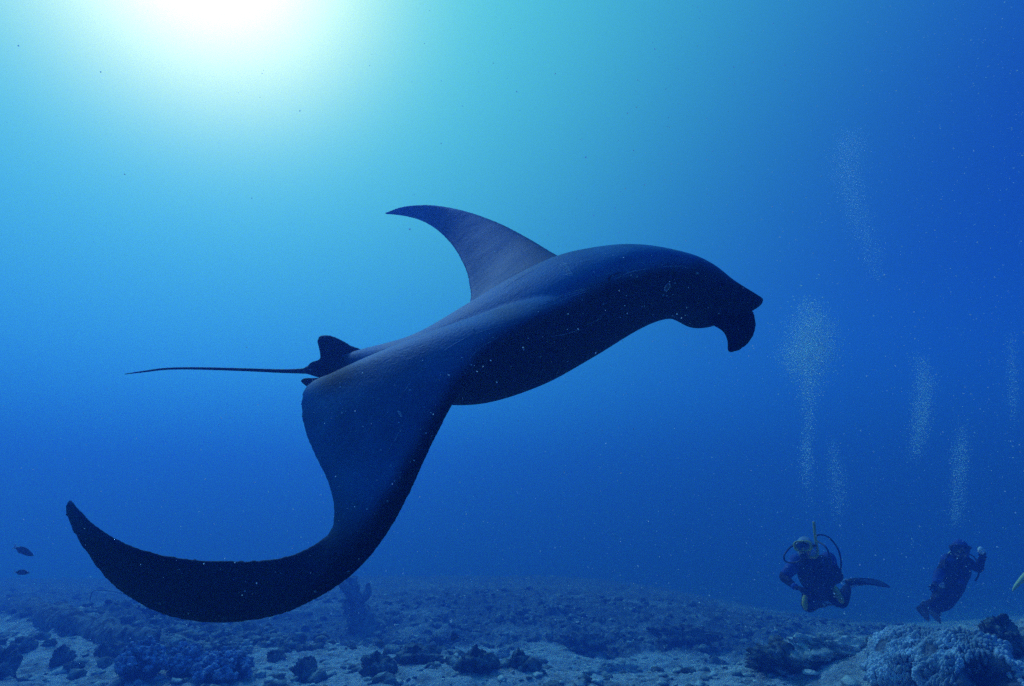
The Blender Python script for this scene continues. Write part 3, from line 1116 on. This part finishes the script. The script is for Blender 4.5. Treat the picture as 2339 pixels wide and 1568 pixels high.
def fish(px, py, d, length, tilt, label, deep=0.33):
    c = at(px, py, d)
    t = empty('small_fish', c, (0, tilt, 0.12))
    tag(t, label, 'fish', 'small fish near the seabed')
    L = length
    xs = [(-0.34, 0.035), (-0.26, 0.07), (-0.12, 0.75 * deep / 2 * 1.0), (0.05, deep / 2), (0.22, deep / 2 * 0.92), (0.36, deep / 2 * 0.62), (0.46, deep / 2 * 0.25), (0.5, 0.008)]
    S = catmull([(x, h) for x, h in xs], 26)
    rings = []
    for x, h in S:
        h = max(h, 0.004)
        rings.append([(x * L, math.sin(2 * PI * k / 14) * h * 0.42 * L, math.cos(2 * PI * k / 14) * h * L) for k in range(14)])
    V, F = loft(rings)
    b = new_obj('body', V, F, M_FISH, t)
    fix_normals(b)

    def blade(name, pts, mat, th=0.006):
        n = len(pts)
        V = [(x * L, -th * L, z * L) for x, z in pts] + [(x * L, th * L, z * L) for x, z in pts]
        F = [tuple(range(n))[::-1], tuple(range(n, 2 * n))] + [(i, (i + 1) % n, (i + 1) % n + n, i + n) for i in range(n)]
        o = new_obj(name, V, F, mat, t, smooth=False)
        fix_normals(o)
    blade('tail_fin', [(-0.33, 0.03), (-0.42, 0.09), (-0.48, 0.13), (-0.455, 0.03), (-0.45, 0.0), (-0.455, -0.03), (-0.48, -0.13), (-0.42, -0.09), (-0.33, -0.03)], M_FTAIL)
    blade('dorsal_fin', [(0.24, deep / 2 * 0.9), (0.12, deep / 2 * 1.22), (-0.08, deep / 2 * 1.25), (-0.24, deep / 2 * 0.8), (-0.2, 0.06), (0.1, 0.1)], M_FISH)
    blade('anal_fin', [(0.02, -deep / 2 * 0.92), (-0.10, -deep / 2 * 1.2), (-0.24, -deep / 2 * 0.7), (-0.18, -0.06), (0.0, -0.08)], M_FISH)
    v, f = ico(2)
    for s in (-1, 1):
        e = new_obj('eye', [(0.36 * L + p[0] * 0.02 * L, s * 0.065 * L + p[1] * 0.012 * L, 0.03 * L + p[2] * 0.02 * L) for p in v], f, M_EYE, t)


fish(53, 1259, 4.6, 0.185, 0.42, 'dark slender fish nosing downward at the left, upper of two', 0.25)
fish(49, 1308, 4.8, 0.130, 0.06, 'smaller dark fish swimming level at the left, below another', 0.28)
fish(1036, 1455, 6.6, 0.130, 0.05, 'dark rounded fish over the middle of the seabed', 0.60)

# ------------------------------------------------------------------ divers
M_SUIT = material('black neoprene', (0.010, 0.012, 0.022), 0.75, 0.2, 8, (0.018, 0.022, 0.040), 0.5, 30)
M_BLUE = material('blue neoprene', (0.012, 0.040, 0.20), 0.7, 0.25, 8, (0.03, 0.09, 0.36), 0.4, 30)
M_PALE = material('pale hood fabric', (0.35, 0.45, 0.55), 0.7, 0.2, 12, (0.20, 0.28, 0.38), 0.4, 40)
M_YEL = material('yellow plastic', (0.55, 0.45, 0.05), 0.45, 0.4)
M_YELS = material('yellow stripe fabric', (0.50, 0.44, 0.10), 0.7, 0.2)
M_BLK = material('black rubber', (0.008, 0.008, 0.010), 0.5, 0.4)
M_LENS = material('mask glass', (0.03, 0.05, 0.07), 0.08, 0.8)
M_TANK = material('painted steel cylinder', (0.30, 0.34, 0.36), 0.35, 0.5, metallic=0.6)
M_FACE = material('skin', (0.35, 0.22, 0.17), 0.6, 0.3)
M_STEEL = material('steel', (0.5, 0.5, 0.5), 0.3, 0.5, metallic=1.0)
M_FIN = material('fin rubber', (0.012, 0.014, 0.020), 0.45, 0.3)


def local(root, p):
    return Vector(p) - root.location


def limb(pts, radii, n=12):
    P = [Vector(p) for p in pts]
    # rounded ends
    a = P[0] + (P[0] - P[1]).normalized() * radii[0] * 0.8
    b = P[-1] + (P[-1] - P[-2]).normalized() * radii[-1] * 0.8
    return tube_geo([a] + P + [b], [radii[0] * 0.35] + list(radii) + [radii[-1] * 0.35], n, len(P) * 5 + 6)


def ell(c, r, axis=None):
    v, f = ico(3)
    q = Matrix.Identity(3) if axis is None else Vector(axis).normalized().to_track_quat('Z', 'Y').to_matrix()
    return [Vector(c) + q @ Vector((p[0] * r[0], p[1] * r[1], p[2] * r[2])) for p in v], f


def hand(wrist, towards, out, s=1.0):
    """palm with four fingers and a thumb, slightly curled"""
    w, t = Vector(wrist), Vector(towards).normalized()
    o = Vector(out); o = (o - t * o.dot(t)).normalized()
    sd = t.cross(o)
    g = [ell(w + t * 0.045 * s, (0.040 * s, 0.020 * s, 0.050 * s), t)]
    for k, ln in enumerate((0.070, 0.080, 0.074, 0.058)):
        b = w + t * 0.075 * s + sd * (k - 1.5) * 0.021 * s
        sp = sd * (k - 1.5) * 0.006
        g.append(limb([b, b + t * ln * 0.45 * s + sp, b + t * ln * 0.80 * s + sp - o * 0.018 * s, b + t * ln * 0.95 * s + sp - o * 0.038 * s], [0.0105 * s, 0.010 * s, 0.009 * s, 0.0075 * s], 8))
    b = w + t * 0.025 * s - sd * 0.03 * s
    g.append(limb([b, b + t * 0.03 * s - sd * 0.028 * s, b + t * 0.06 * s - sd * 0.036 * s - o * 0.01], [0.013 * s, 0.011 * s, 0.009 * s], 8))
    return g


def part(name, geos, mat, root, smooth=True):
    V, F = merge_geo(*geos)
    V = [Vector(v) - root.location for v in V]
    o = new_obj(name, V, F, mat, root, smooth)
    fix_normals(o)
    return o


def body_part(name, geos, voxel, mat, root, it=5):
    o = remeshed(name, geos, voxel, it, mat)
    o.data.transform(Matrix.Translation(-root.location))
    o.parent = root
    return o


def box_geo(c, size, fwd, up):
    f = Vector(fwd).normalized(); u = Vector(up); u = (u - f * u.dot(f)).normalized(); s = f.cross(u)
    bm = bmesh.new()
    bmesh.ops.create_cube(bm, size=1.0)
    bmesh.ops.bevel(bm, geom=bm.edges[:], offset=0.18, segments=2, affect='EDGES')
    bm.verts.ensure_lookup_table()
    V = [Vector(c) + s * v.co.x * size[0] + f * v.co.y * size[1] + u * v.co.z * size[2] for v in bm.verts]
    F = [tuple(v.index for v in q.verts) for q in bm.faces]
    bm.free()
    return V, F


def head_parts(root, c, face, up, hood_mat, mask_mat, snork=None):
    """hood, face, mask and regulator for a head at c looking along face"""
    c = Vector(c); f = Vector(face).normalized(); u = Vector(up); u = (u - f * u.dot(f)).normalized(); s = f.cross(u)
    hd = ell(c, (0.082, 0.105, 0.118), u)
    part('hood', [ell(c - f * 0.012, (0.088, 0.102, 0.122), u)], hood_mat, root)
    part('neck_seal', [limb([c - u * 0.08 - f * 0.01, c - u * 0.15 - f * 0.03], [0.066, 0.078])], M_SUIT, root)
    part('face', [ell(c + f * 0.045 - u * 0.015, (0.062, 0.062, 0.082), u), ell(c + f * 0.105 - u * 0.012, (0.014, 0.020, 0.024), u), ell(c + f * 0.088 - u * 0.062, (0.028, 0.016, 0.012), u)], M_FACE, root)
    # mask: rounded frame ring with a glass pane
    R = []
    for a in range(28):
        t = 2 * PI * a / 28
        cx, cz = math.copysign(abs(math.cos(t)) ** 0.6, math.cos(t)) * 0.078, math.copysign(abs(math.sin(t)) ** 0.6, math.sin(t)) * 0.045
        ring = []
        for b in range(8):
            q = 2 * PI * b / 8
            k = 1 + 0.16 * math.cos(q)
            ring.append(c + f * (0.105 + 0.020 * math.sin(q) - 0.35 * abs(cx) ** 1.0 * 0.3) + u * 0.022 + s * cx * k + u * cz * k * 1.02)
        R.append(ring)
    V, F = [], []
    for r in R: V += r
    for a in range(28):
        for b in range(8):
            F.append((a * 8 + b, a * 8 + (b + 1) % 8, ((a + 1) % 28) * 8 + (b + 1) % 8, ((a + 1) % 28) * 8 + b))
    mk = part('mask', [(V, F)], mask_mat, root)
    ln = new_obj('lens', [v - root.location for v in ell(c + f * 0.098 + u * 0.022, (0.070, 0.014, 0.040), u)[0]], ico(3)[1], M_LENS, mk)
    st = part('mask_strap', [tube_geo([c + s * 0.085 + f * 0.06 + u * 0.02, c + s * 0.098 - f * 0.02 + u * 0.03, c - f * 0.122 + u * 0.04, c - s * 0.098 - f * 0.02 + u * 0.03, c - s * 0.085 + f * 0.06 + u * 0.02], 0.011, 6, 30)], M_BLK, root)
    part('regulator', [ell(c + f * 0.135 - u * 0.068, (0.038, 0.030, 0.034), u), limb([c + f * 0.10 - u * 0.066, c + f * 0.135 - u * 0.068], [0.016, 0.02])], M_BLK, root)


def fin(root, heel, tip, up, width=0.21, bend=0.06, mat=None):
    h, t = Vector(heel), Vector(tip)
    ax = (t - h); L = ax.length; ax.normalize()
    u = Vector(up); u = (u - ax * u.dot(ax)).normalized(); s = ax.cross(u)
    rings = []
    for i in range(18):
        q = i / 17
        w = 0.055 + (width / 2 - 0.055) * smooth(0.25, 0.9, np.array([q]))[0]
        if q > 0.93: w *= 1 - (q - 0.93) * 3.0
        th = 0.030 * (1 - smooth(0.2, 0.45, np.array([q]))[0]) + 0.007
        c = h + ax * L * q + u * (bend * q * q * 4 * (1 - 0.5 * q))
        rings.append([c + s * w * math.cos(2 * PI * k / 14) + u * th * math.sin(2 * PI * k / 14) for k in range(14)])
    V, F = loft(rings)
    o = part('fin', [(V, F)], mat or M_FIN, root)
    for sg in (-1, 1):
        rail = [h + ax * L * q + u * (bend * q * q * 4 * (1 - 0.5 * q)) + s * sg * (0.052 + (width / 2 - 0.055) * smooth(0.25, 0.9, np.array([q]))[0]) for q in (0.15, 0.4, 0.65, 0.9)]
        V, F = tube_geo(rail, [0.014, 0.012, 0.010, 0.006], 6, 14)
        r = new_obj('side_rail', [Vector(v) - root.location for v in V], F, mat or M_FIN, o)
    V, F = tube_geo([h + s * 0.06 + ax * 0.05, h + s * 0.05 - ax * 0.05, h - ax * 0.075, h - s * 0.05 - ax * 0.05, h - s * 0.06 + ax * 0.05], 0.009, 6, 24)
    st = new_obj('fin_strap', [Vector(v) - root.location for v in V], F, M_PALE, o)
    return o


def diver_one():
    D = 6.0
    A = lambda x, y, d: at(x, y, D + d)
    root = empty('person', A(1862, 1312, 0.0))
    tag(root, 'diver facing us with yellow mask, upright snorkel, blue shoulders and yellow leg stripes', 'person')
    tocam = (CAM - root.location).normalized()
    head = A(1840, 1254, -0.20)
    neck = A(1850, 1276, -0.10)
    chest = A(1857, 1298, 0.02)
    belly = A(1864, 1325, 0.20)
    pel = A(1872, 1346, 0.38)
    shL, shR = A(1820, 1287, 0.0), A(1893, 1283, 0.06)
    elL, haL = A(1790, 1318, -0.08), A(1815, 1340, -0.24)
    elR, haR = A(1916, 1318, 0.0), A(1893, 1336, -0.22)
    hiL, hiR = A(1856, 1350, 0.36), A(1890, 1346, 0.40)
    knL, knR = A(1845, 1384, 0.10), A(1921, 1376, 0.14)
    anL, anR = A(1868, 1380, 0.50), A(1936, 1342, 0.46)
    g = [limb([neck, chest, belly, pel], [0.07, 0.155, 0.145, 0.14], 18),
         limb([shL, chest, shR], [0.075, 0.13, 0.075], 16),
         limb([hiL, pel, hiR], [0.095, 0.12, 0.095], 14),
         limb([head, neck], [0.07, 0.065]),
         limb([shL, (shL + elL) / 2, elL, (elL + haL) / 2, haL], [0.068, 0.056, 0.046, 0.042, 0.030]),
         limb([shR, (shR + elR) / 2, elR, (elR + haR) / 2, haR], [0.068, 0.056, 0.046, 0.042, 0.030]),
         limb([hiL, (hiL + knL) / 2, knL, (knL + anL) / 2, anL], [0.095, 0.088, 0.066, 0.060, 0.040]),
         limb([hiR, (hiR + knR) / 2, knR, (knR + anR) / 2, anR], [0.095, 0.088, 0.066, 0.060, 0.040])]
    g += hand(haL, A(1828, 1346, -0.30) - haL, Vector((0, 0, 1)))
    g += hand(haR, A(1878, 1343, -0.28) - haR, Vector((0, 0, 1)))
    body_part('body', g, 0.009, M_SUIT, root)
    # blue shoulder and chest panels of the suit, buoyancy vest
    part('shoulder_panel', [ell(shL + tocam * 0.005 + Vector((0, 0, 0.012)), (0.075, 0.078, 0.085))], M_BLUE, root)
    part('shoulder_panel', [ell(shR + Vector((0, 0, 0.012)), (0.078, 0.080, 0.088))], M_BLUE, root)
    part('sleeve', [limb([shL, (shL + elL) / 2, elL + (shL - elL) * 0.1], [0.074, 0.061, 0.052])], M_BLUE, root)
    vest = body_part('buoyancy_vest', [limb([A(1838, 1286, -0.10), A(1838, 1310, -0.02), A(1846, 1336, 0.16)], [0.045, 0.075, 0.060]),
                                       limb([A(1878, 1284, -0.04), A(1884, 1310, 0.02), A(1884, 1336, 0.20)], [0.045, 0.075, 0.060]),
                                       limb([A(1842, 1338, 0.14), A(1866, 1342, 0.12), A(1888, 1338, 0.18)], [0.045, 0.045, 0.045])], 0.009, M_SUIT, root)
    for x in (1843, 1880):
        part('vest_strap', [tube_geo([A(x, 1280, -0.17), A(x + 2, 1300, -0.13), A(x + 4, 1330, 0.04)], 0.010, 6, 20)], M_BLUE, root)
    part('buckle', [box_geo(A(1861, 1338, 0.06), (0.06, 0.02, 0.035), tocam, (0, 0, 1))], M_PALE, root)
    head_parts(root, head, tocam + Vector((-0.25, 0, 0.02)), (0.05, 0.2, 1), M_PALE, M_YEL)
    part('snorkel', [tube_geo([A(1848, 1272, -0.30), A(1862, 1274, -0.26), A(1868, 1262, -0.22), A(1864, 1240, -0.20), A(1861, 1215, -0.18), A(1859, 1192, -0.16)], 0.0135, 8, 40)], M_YEL, root)
    part('glove_patch', [ell(haL, (0.035, 0.035, 0.035))], M_BLUE, root)
    up = (neck - pel).normalized()
    back = -tocam
    tb, tt = pel + back * 0.26 + up * 0.05, neck + back * 0.24 + Vector((0.02, 0, 0.0))
    part('air_tank', [tube_geo([tb, tb + (tt - tb) * 0.08, tb + (tt - tb) * 0.9, tt], [0.05, 0.09, 0.09, 0.03], 18, 24)], M_TANK, root)
    part('tank_valve', [limb([tt, tt + (tt - tb).normalized() * 0.06], [0.022, 0.022]), limb([tt + Vector((-0.05, 0, 0.03)), tt + Vector((0.05, 0, 0.03))], [0.018, 0.018])], M_STEEL, root)
    for hp in ([A(1860, 1228, 0.0), A(1872, 1222, -0.02), A(1893, 1228, -0.05), A(1914, 1254, -0.08), A(1921, 1283, -0.1), A(1918, 1309, -0.1), A(1904, 1333, -0.05), A(1890, 1340, 0.05)],
               [A(1846, 1236, 0.0), A(1812, 1246, -0.1), A(1792, 1268, -0.16), A(1796, 1284, -0.2), A(1822, 1284, -0.28), A(1840, 1268, -0.32)],
               [A(1866, 1236, 0.0), A(1886, 1250, -0.15), A(1896, 1275, -0.2), A(1902, 1310, -0.2), A(1898, 1330, -0.2)]):
        part('hose', [tube_geo(hp, 0.0085, 7, 50)], M_BLK, root)
    part('pressure_gauge', [ell(A(1900, 1334, -0.22), (0.03, 0.03, 0.035))], M_BLK, root)
    part('leg_stripe', [limb([A(1839, 1364, 0.04), A(1838, 1378, -0.0), A(1840, 1391, -0.02)], [0.022, 0.028, 0.020])], M_YELS, root)
    part('leg_stripe', [limb([A(1903, 1338, 0.20), A(1912, 1356, 0.12), A(1923, 1374, 0.05)], [0.024, 0.034, 0.026])], M_YELS, root)
    fin(root, anR + Vector((0.02, 0, 0.04)), A(2026, 1299, 0.72), (0.0, -0.5, 1), 0.17, -0.10)
    fin(root, anL, A(1905, 1392, 1.05), (0, 0, 1), 0.20, 0.04)


def diver_two():
    D = 6.9
    A = lambda x, y, d: at(x, y, D + d)
    root = empty('person', A(2180, 1315, 0.0))
    tag(root, 'diver in dark blue wetsuit above the ridged mound, raising a small white light', 'person')
    tocam = (CAM - root.location).normalized()
    head = A(2194, 1256, -0.10)
    neck = A(2188, 1274, -0.04)
    chest = A(2183, 1294, 0.0)
    belly = A(2176, 1320, 0.06)
    pel = A(2168, 1342, 0.12)
    shL, shR = A(2166, 1284, -0.08), A(2208, 1284, 0.06)
    elL, haL = A(2148, 1306, -0.16), A(2136, 1334, -0.28)
    elR, haR = A(2236, 1300, 0.0), A(2243, 1274, -0.12)
    hiL, hiR = A(2160, 1346, 0.08), A(2178, 1346, 0.20)
    knL, knR = A(2136, 1378, 0.02), A(2162, 1380, 0.10)
    anL, anR = A(2116, 1384, 0.36), A(2140, 1392, 0.48)
    g = [limb([neck, chest, belly, pel], [0.07, 0.155, 0.145, 0.14], 18),
         limb([shL, chest, shR], [0.075, 0.13, 0.075], 16),
         limb([hiL, pel, hiR], [0.095, 0.12, 0.095], 14),
         limb([head, neck], [0.07, 0.065]),
         limb([shL, (shL + elL) / 2, elL, (elL + haL) / 2, haL], [0.068, 0.056, 0.048, 0.044, 0.030]),
         limb([shR, (shR + elR) / 2, elR, (elR + haR) / 2, haR], [0.068, 0.056, 0.046, 0.042, 0.030]),
         limb([hiL, (hiL + knL) / 2, knL, (knL + anL) / 2, anL], [0.095, 0.088, 0.066, 0.060, 0.040]),
         limb([hiR, (hiR + knR) / 2, knR, (knR + anR) / 2, anR], [0.095, 0.088, 0.066, 0.060, 0.040])]
    g += hand(haL, A(2134, 1342, -0.34) - haL, Vector((0, -1, 0)))
    g += hand(haR, A(2244, 1266, -0.14) - haR, Vector((1, 0, 0)))
    body_part('body', g, 0.009, M_SUIT, root)
    part('sleeve', [limb([elL + (haL - elL) * 0.08, (elL + haL) / 2, haL + (elL - haL) * 0.1], [0.054, 0.050, 0.036])], M_BLUE, root)
    part('shoulder_panel', [ell(shL + Vector((0, 0, 0.012)), (0.074, 0.078, 0.085))], M_BLUE, root)
    part('buoyancy_vest', [limb([A(2172, 1284, -0.12), A(2168, 1306, -0.12), A(2164, 1330, -0.04)], [0.045, 0.072, 0.055]),
                           limb([A(2200, 1286, -0.06), A(2196, 1308, -0.08), A(2186, 1332, -0.02)], [0.045, 0.072, 0.055])], M_SUIT, root)
    head_parts(root, head, tocam + Vector((-0.15, 0, -0.2)), (0.1, 0.1, 1), M_BLUE, M_BLK)
    up = (neck - pel).normalized()
    tb, tt = pel + Vector((0.16, 0.22, 0.06)), neck + Vector((0.16, 0.22, 0.02))
    part('air_tank', [tube_geo([tb, tb + (tt - tb) * 0.08, tb + (tt - tb) * 0.9, tt], [0.05, 0.09, 0.09, 0.03], 18, 24)], M_TANK, root)
    part('tank_valve', [limb([tt, tt + (tt - tb).normalized() * 0.06], [0.022, 0.022])], M_STEEL, root)
    for hp in ([A(2196, 1262, 0.1), A(2172, 1262, -0.05), A(2157, 1290, -0.24), A(2176, 1307, -0.28), A(2204, 1296, -0.26), A(2198, 1270, -0.26)],
               [A(2205, 1262, 0.1), A(2228, 1276, 0.0), A(2236, 1308, -0.1), A(2228, 1328, -0.1)]):
        part('hose', [tube_geo(hp, 0.0085, 7, 50)], M_BLK, root)
    part('pressure_gauge', [ell(A(2151, 1335, -0.20), (0.032, 0.025, 0.045))], M_PALE, root)
    part('knee_pad', [ell(A(2195, 1328, -0.16), (0.04, 0.03, 0.035))], M_BLUE, root)
    lamp = empty('dive_light', haR + Vector((0.0, -0.02, 0.05)))
    tag(lamp, 'small white-headed underwater light held up by the second diver', 'dive light')
    part('handle', [limb([haR + Vector((0, -0.03, -0.02)), A(2242, 1264, -0.16)], [0.018, 0.020])], M_BLK, lamp)
    part('lamp_head', [ell(A(2241, 1258, -0.18), (0.034, 0.034, 0.044))], material('white lamp head', (0.75, 0.8, 0.85), 0.4, 0.5), lamp)
    fin(root, anL, A(2098, 1412, 0.62), (1, 0, 0.5), 0.19, 0.03)
    fin(root, anR, A(2126, 1418, 0.80), (1, 0, 0.5), 0.19, 0.03)


diver_one()
diver_two()

# fin tip of someone beyond the right edge
def stray_fin():
    pts = [at(2312, 1352, 4.6), at(2319, 1341, 4.6), at(2329, 1330, 4.62), at(2345, 1314, 4.66), at(2372, 1296, 4.72), at(2400, 1288, 4.78)]
    V, F = tube_geo(pts, [0.003, 0.012, 0.018, 0.024, 0.032, 0.03], 10, 40)
    o = new_obj('swim_fin', V, F, material('pale yellow fin', (0.62, 0.62, 0.30), 0.5, 0.3))
    fix_normals(o)
    tag(o, 'pale yellow curved fin tip poking in from the right edge', 'swim fin')


stray_fin()

# ------------------------------------------------------------------ bubbles
def pale_translucent(name, col, f):
    m = bpy.data.materials.new(name)
    m.use_nodes = True
    nn, l = m.node_tree.nodes, m.node_tree.links
    nn.clear()
    out = nn.new('ShaderNodeOutputMaterial')
    out.name = 'Material Output'
    a = nn.new('ShaderNodeBsdfDiffuse'); a.inputs[0].default_value = (*col, 1)
    b = nn.new('ShaderNodeBsdfTranslucent'); b.inputs[0].default_value = (*col, 1)
    mix = nn.new('ShaderNodeMixShader'); mix.inputs[0].default_value = f
    l.new(a.outputs[0], mix.inputs[1]); l.new(b.outputs[0], mix.inputs[2]); l.new(mix.outputs[0], out.inputs[0])
    return m


M_BUB = pale_translucent('air bubbles', (0.85, 1.0, 1.0), 0.85)
_nt = M_BUB.node_tree
_gl = _nt.nodes.new('ShaderNodeBsdfGlass'); _gl.inputs['IOR'].default_value = 0.75; _gl.inputs['Roughness'].default_value = 0.32
_gs = _nt.nodes.new('ShaderNodeBsdfGlossy'); _gs.inputs['Roughness'].default_value = 0.55; _gs.inputs['Color'].default_value = (0.8, 1.0, 1.0, 1)
_m1 = _nt.nodes.new('ShaderNodeMixShader'); _m1.inputs[0].default_value = 0.40
_m2 = _nt.nodes.new('ShaderNodeMixShader'); _m2.inputs[0].default_value = 0.12
_o = _nt.nodes['Material Output']
_old = _o.inputs[0].links[0].from_socket
_nt.links.new(_old, _m1.inputs[1]); _nt.links.new(_gs.outputs[0], _m1.inputs[2])
_nt.links.new(_m1.outputs[0], _m2.inputs[1]); _nt.links.new(_gl.outputs[0], _m2.inputs[2])
_nt.links.new(_m2.outputs[0], _o.inputs[0])
rb = np.random.RandomState(21)


def plume(label, path, n, rlo, rhi, extra=()):
    """path rows: x, y, half width px, weight, depth"""
    P = catmull(path, 200)
    w = np.maximum(P[:, 3], 0.01) * P[:, 2]
    w /= w.sum()
    idx = rb.choice(200, n, p=w)
    C, R = [], []
    for i in idx:
        x, y, hw, _, d = P[i]
        dd = d + rb.normal(0, 1) * hw * 2 * TX / 2339 * d * 1.0
        q = rb.normal(0, 0.52)
        C.append(at(x + hw * q, y + rb.normal(0, 10), dd)[:])
        R.append(rlo + (rhi - rlo) * rb.rand() ** 3 if rb.rand() > 0.012 else rhi * (1.0 + 0.6 * rb.rand()))
    for (x, y, s, d) in extra:
        C.append(at(x, y, d)[:]); R.append(s)
    S = np.ones((len(C), 3)); S[:, 2] = 0.6 + 0.4 * rb.rand(len(C)); S[:, 0] = 0.9 + 0.5 * rb.rand(len(C))
    o = blobs_mesh('bubble_plume', C, R, 1, M_BUB, S)
    tag(o, label, 'bubbles', 'bubble plumes rising from the divers', 'stuff')


big = [(1871, 628, .011, 6), (1868, 637, .010, 6), (1830, 653, .013, 6), (1812, 678, .010, 6), (1815, 686, .009, 6), (1838, 678, .010, 6), (1836, 687, .010, 6),
       (1850, 676, .009, 6), (1880, 680, .011, 6), (1856, 692, .011, 6), (1880, 692, .008, 6), (1808, 701, .010, 6), (1800, 690, .008, 6), (1822, 735, .009, 6), (1890, 690, .008, 6)]
plume('dense bubble cloud rising above the diver with the yellow mask', [(1850, 690, 26, .5, 6), (1855, 740, 54, 1.0, 6), (1852, 790, 60, 1.3, 6), (1842, 830, 60, .9, 6), (1850, 880, 34, .45, 6), (1846, 930, 22, .4, 6),
       (1845, 1000, 18, .45, 6), (1843, 1060, 18, .35, 6), (1845, 1110, 18, .1, 6), (1846, 1180, 14, .02, 6)], 13500, 0.0020, 0.0058, big)
plume('faint tall bubble trail high above the first diver', [(1950, 300, 38, .4, 7.2), (1935, 360, 40, .6, 7.2), (1940, 430, 38, .6, 7.2), (1960, 500, 34, .45, 7.2), (1985, 570, 30, .35, 7.2), (2005, 640, 26, .2, 7.2)], 7000, 0.0020, 0.0046)
plume('thin bubble trail just right of the dense bubble cloud', [(1900, 1010, 14, .3, 6.3), (1908, 1070, 22, .5, 6.3), (1915, 1130, 24, .4, 6.3), (1910, 1190, 18, .1, 6.3)], 1700, 0.0016, 0.0038)
plume('bubble column rising above the second diver', [(2100, 815, 22, .3, 7.0), (2112, 870, 26, .9, 7.0), (2108, 930, 26, 1, 7.0), (2100, 990, 24, .8, 7.0), (2090, 1050, 20, .3, 7.0)], 4800, 0.0020, 0.0048, [(2072, 808, .010, 7), (2110, 826, .011, 7)])
plume('lowest short bubble column close over the second diver', [(2200, 970, 18, .3, 7.0), (2195, 1030, 22, .8, 7.0), (2190, 1090, 22, .8, 7.0), (2185, 1160, 18, .5, 7.0), (2182, 1200, 12, .2, 7.0)], 2800, 0.0020, 0.0046)
plume('faint bubble column beside the right edge', [(2308, 760, 14, .3, 7.5), (2312, 830, 16, .7, 7.5), (2314, 900, 16, .7, 7.5), (2316, 960, 12, .3, 7.5)], 1700, 0.0018, 0.0040)


# ------------------------------------------------------------------ drifting plankton
def snow():
    r = np.random.RandomState(5)
    n = 15000
    C, R = [], []
    while len(C) < n:
        d = 0.45 + 6.0 * r.rand() ** 0.75
        x = r.uniform(-250, 2590)
        y = r.uniform(-150, 1500)
        if r.rand() > 0.45 + 0.55 * (x / 2339):
            continue
        p = at(x, y, d)
        if p.z < 0.5 or p.z > HAZE_TOP - 0.2:
            continue
        if (p - CAM).normalized().dot(SUN_DIR) > 0.80 and r.rand() > 0.04:
            continue
        s = 0.00050 * math.exp(r.normal(0, 0.55)) * (0.55 + 0.45 * d)
        C.append(p[:]); R.append(min(s, 0.0045, 0.0013 * d))
    for (x, y, s) in ((1338, 360, .0045), (936, 524, .0045), (1030, 1420, .006), (831, 1308, .0024), (1180, 210, .003), (1008, 328, .003), (685, 254, .003), (1127, 145, .0026), (970, 100, .002), (2020, 628, .004), (1065, 1175, .0035), (1400, 745, .0028), (42, 105, .0035), (230, 165, .0032), (2182, 44, .003), (1130, 575, .003), (1085, 560, .002), (1560, 560, .002)):
        C.append(at(x, y, 2.0)[:]); R.append(s * 0.8)
    m = pale_translucent('plankton', (0.98, 0.98, 0.98), 0.8)
    o = blobs_mesh('plankton', C, R, 1, m)
    tag(o, 'fine pale plankton specks drifting through the water', 'plankton', kind='stuff')


snow()

# ------------------------------------------------------------------ haze (the body of water)
def build_haze():
    me = bpy.data.meshes.new('haze')
    bm = bmesh.new()
    bmesh.ops.create_cube(bm, size=1.0)
    x0, x1, y0, y1, z0, z1 = -75, 75, -30, 110, -8.2, HAZE_TOP
    for v in bm.verts:
        v.co = Vector((x0 if v.co.x < 0 else x1, y0 if v.co.y < 0 else y1, z0 if v.co.z < 0 else z1))
    bm.to_mesh(me)
    bm.free()
    o = bpy.data.objects.new('haze', me)
    COL.objects.link(o)
    o['kind'] = 'stuff'
    o['label'] = 'clear blue sea water fading everything with distance'
    o['category'] = 'water'
    m = bpy.data.materials.new('haze')
    m.use_nodes = True
    n, l = m.node_tree.nodes, m.node_tree.links
    n.clear()
    out = n.new('ShaderNodeOutputMaterial')
    v = n.new('ShaderNodeVolumePrincipled')
    v.inputs['Color'].default_value = (*HAZE_COLOR, 1)
    v.inputs['Density'].default_value = HAZE_DENSITY
    v.inputs['Anisotropy'].default_value = HAZE_G
    v.inputs['Absorption Color'].default_value = (*HAZE_ABS, 1)
    l.new(v.outputs[0], out.inputs['Volume'])
    me.materials.append(m)
    return o


build_haze()
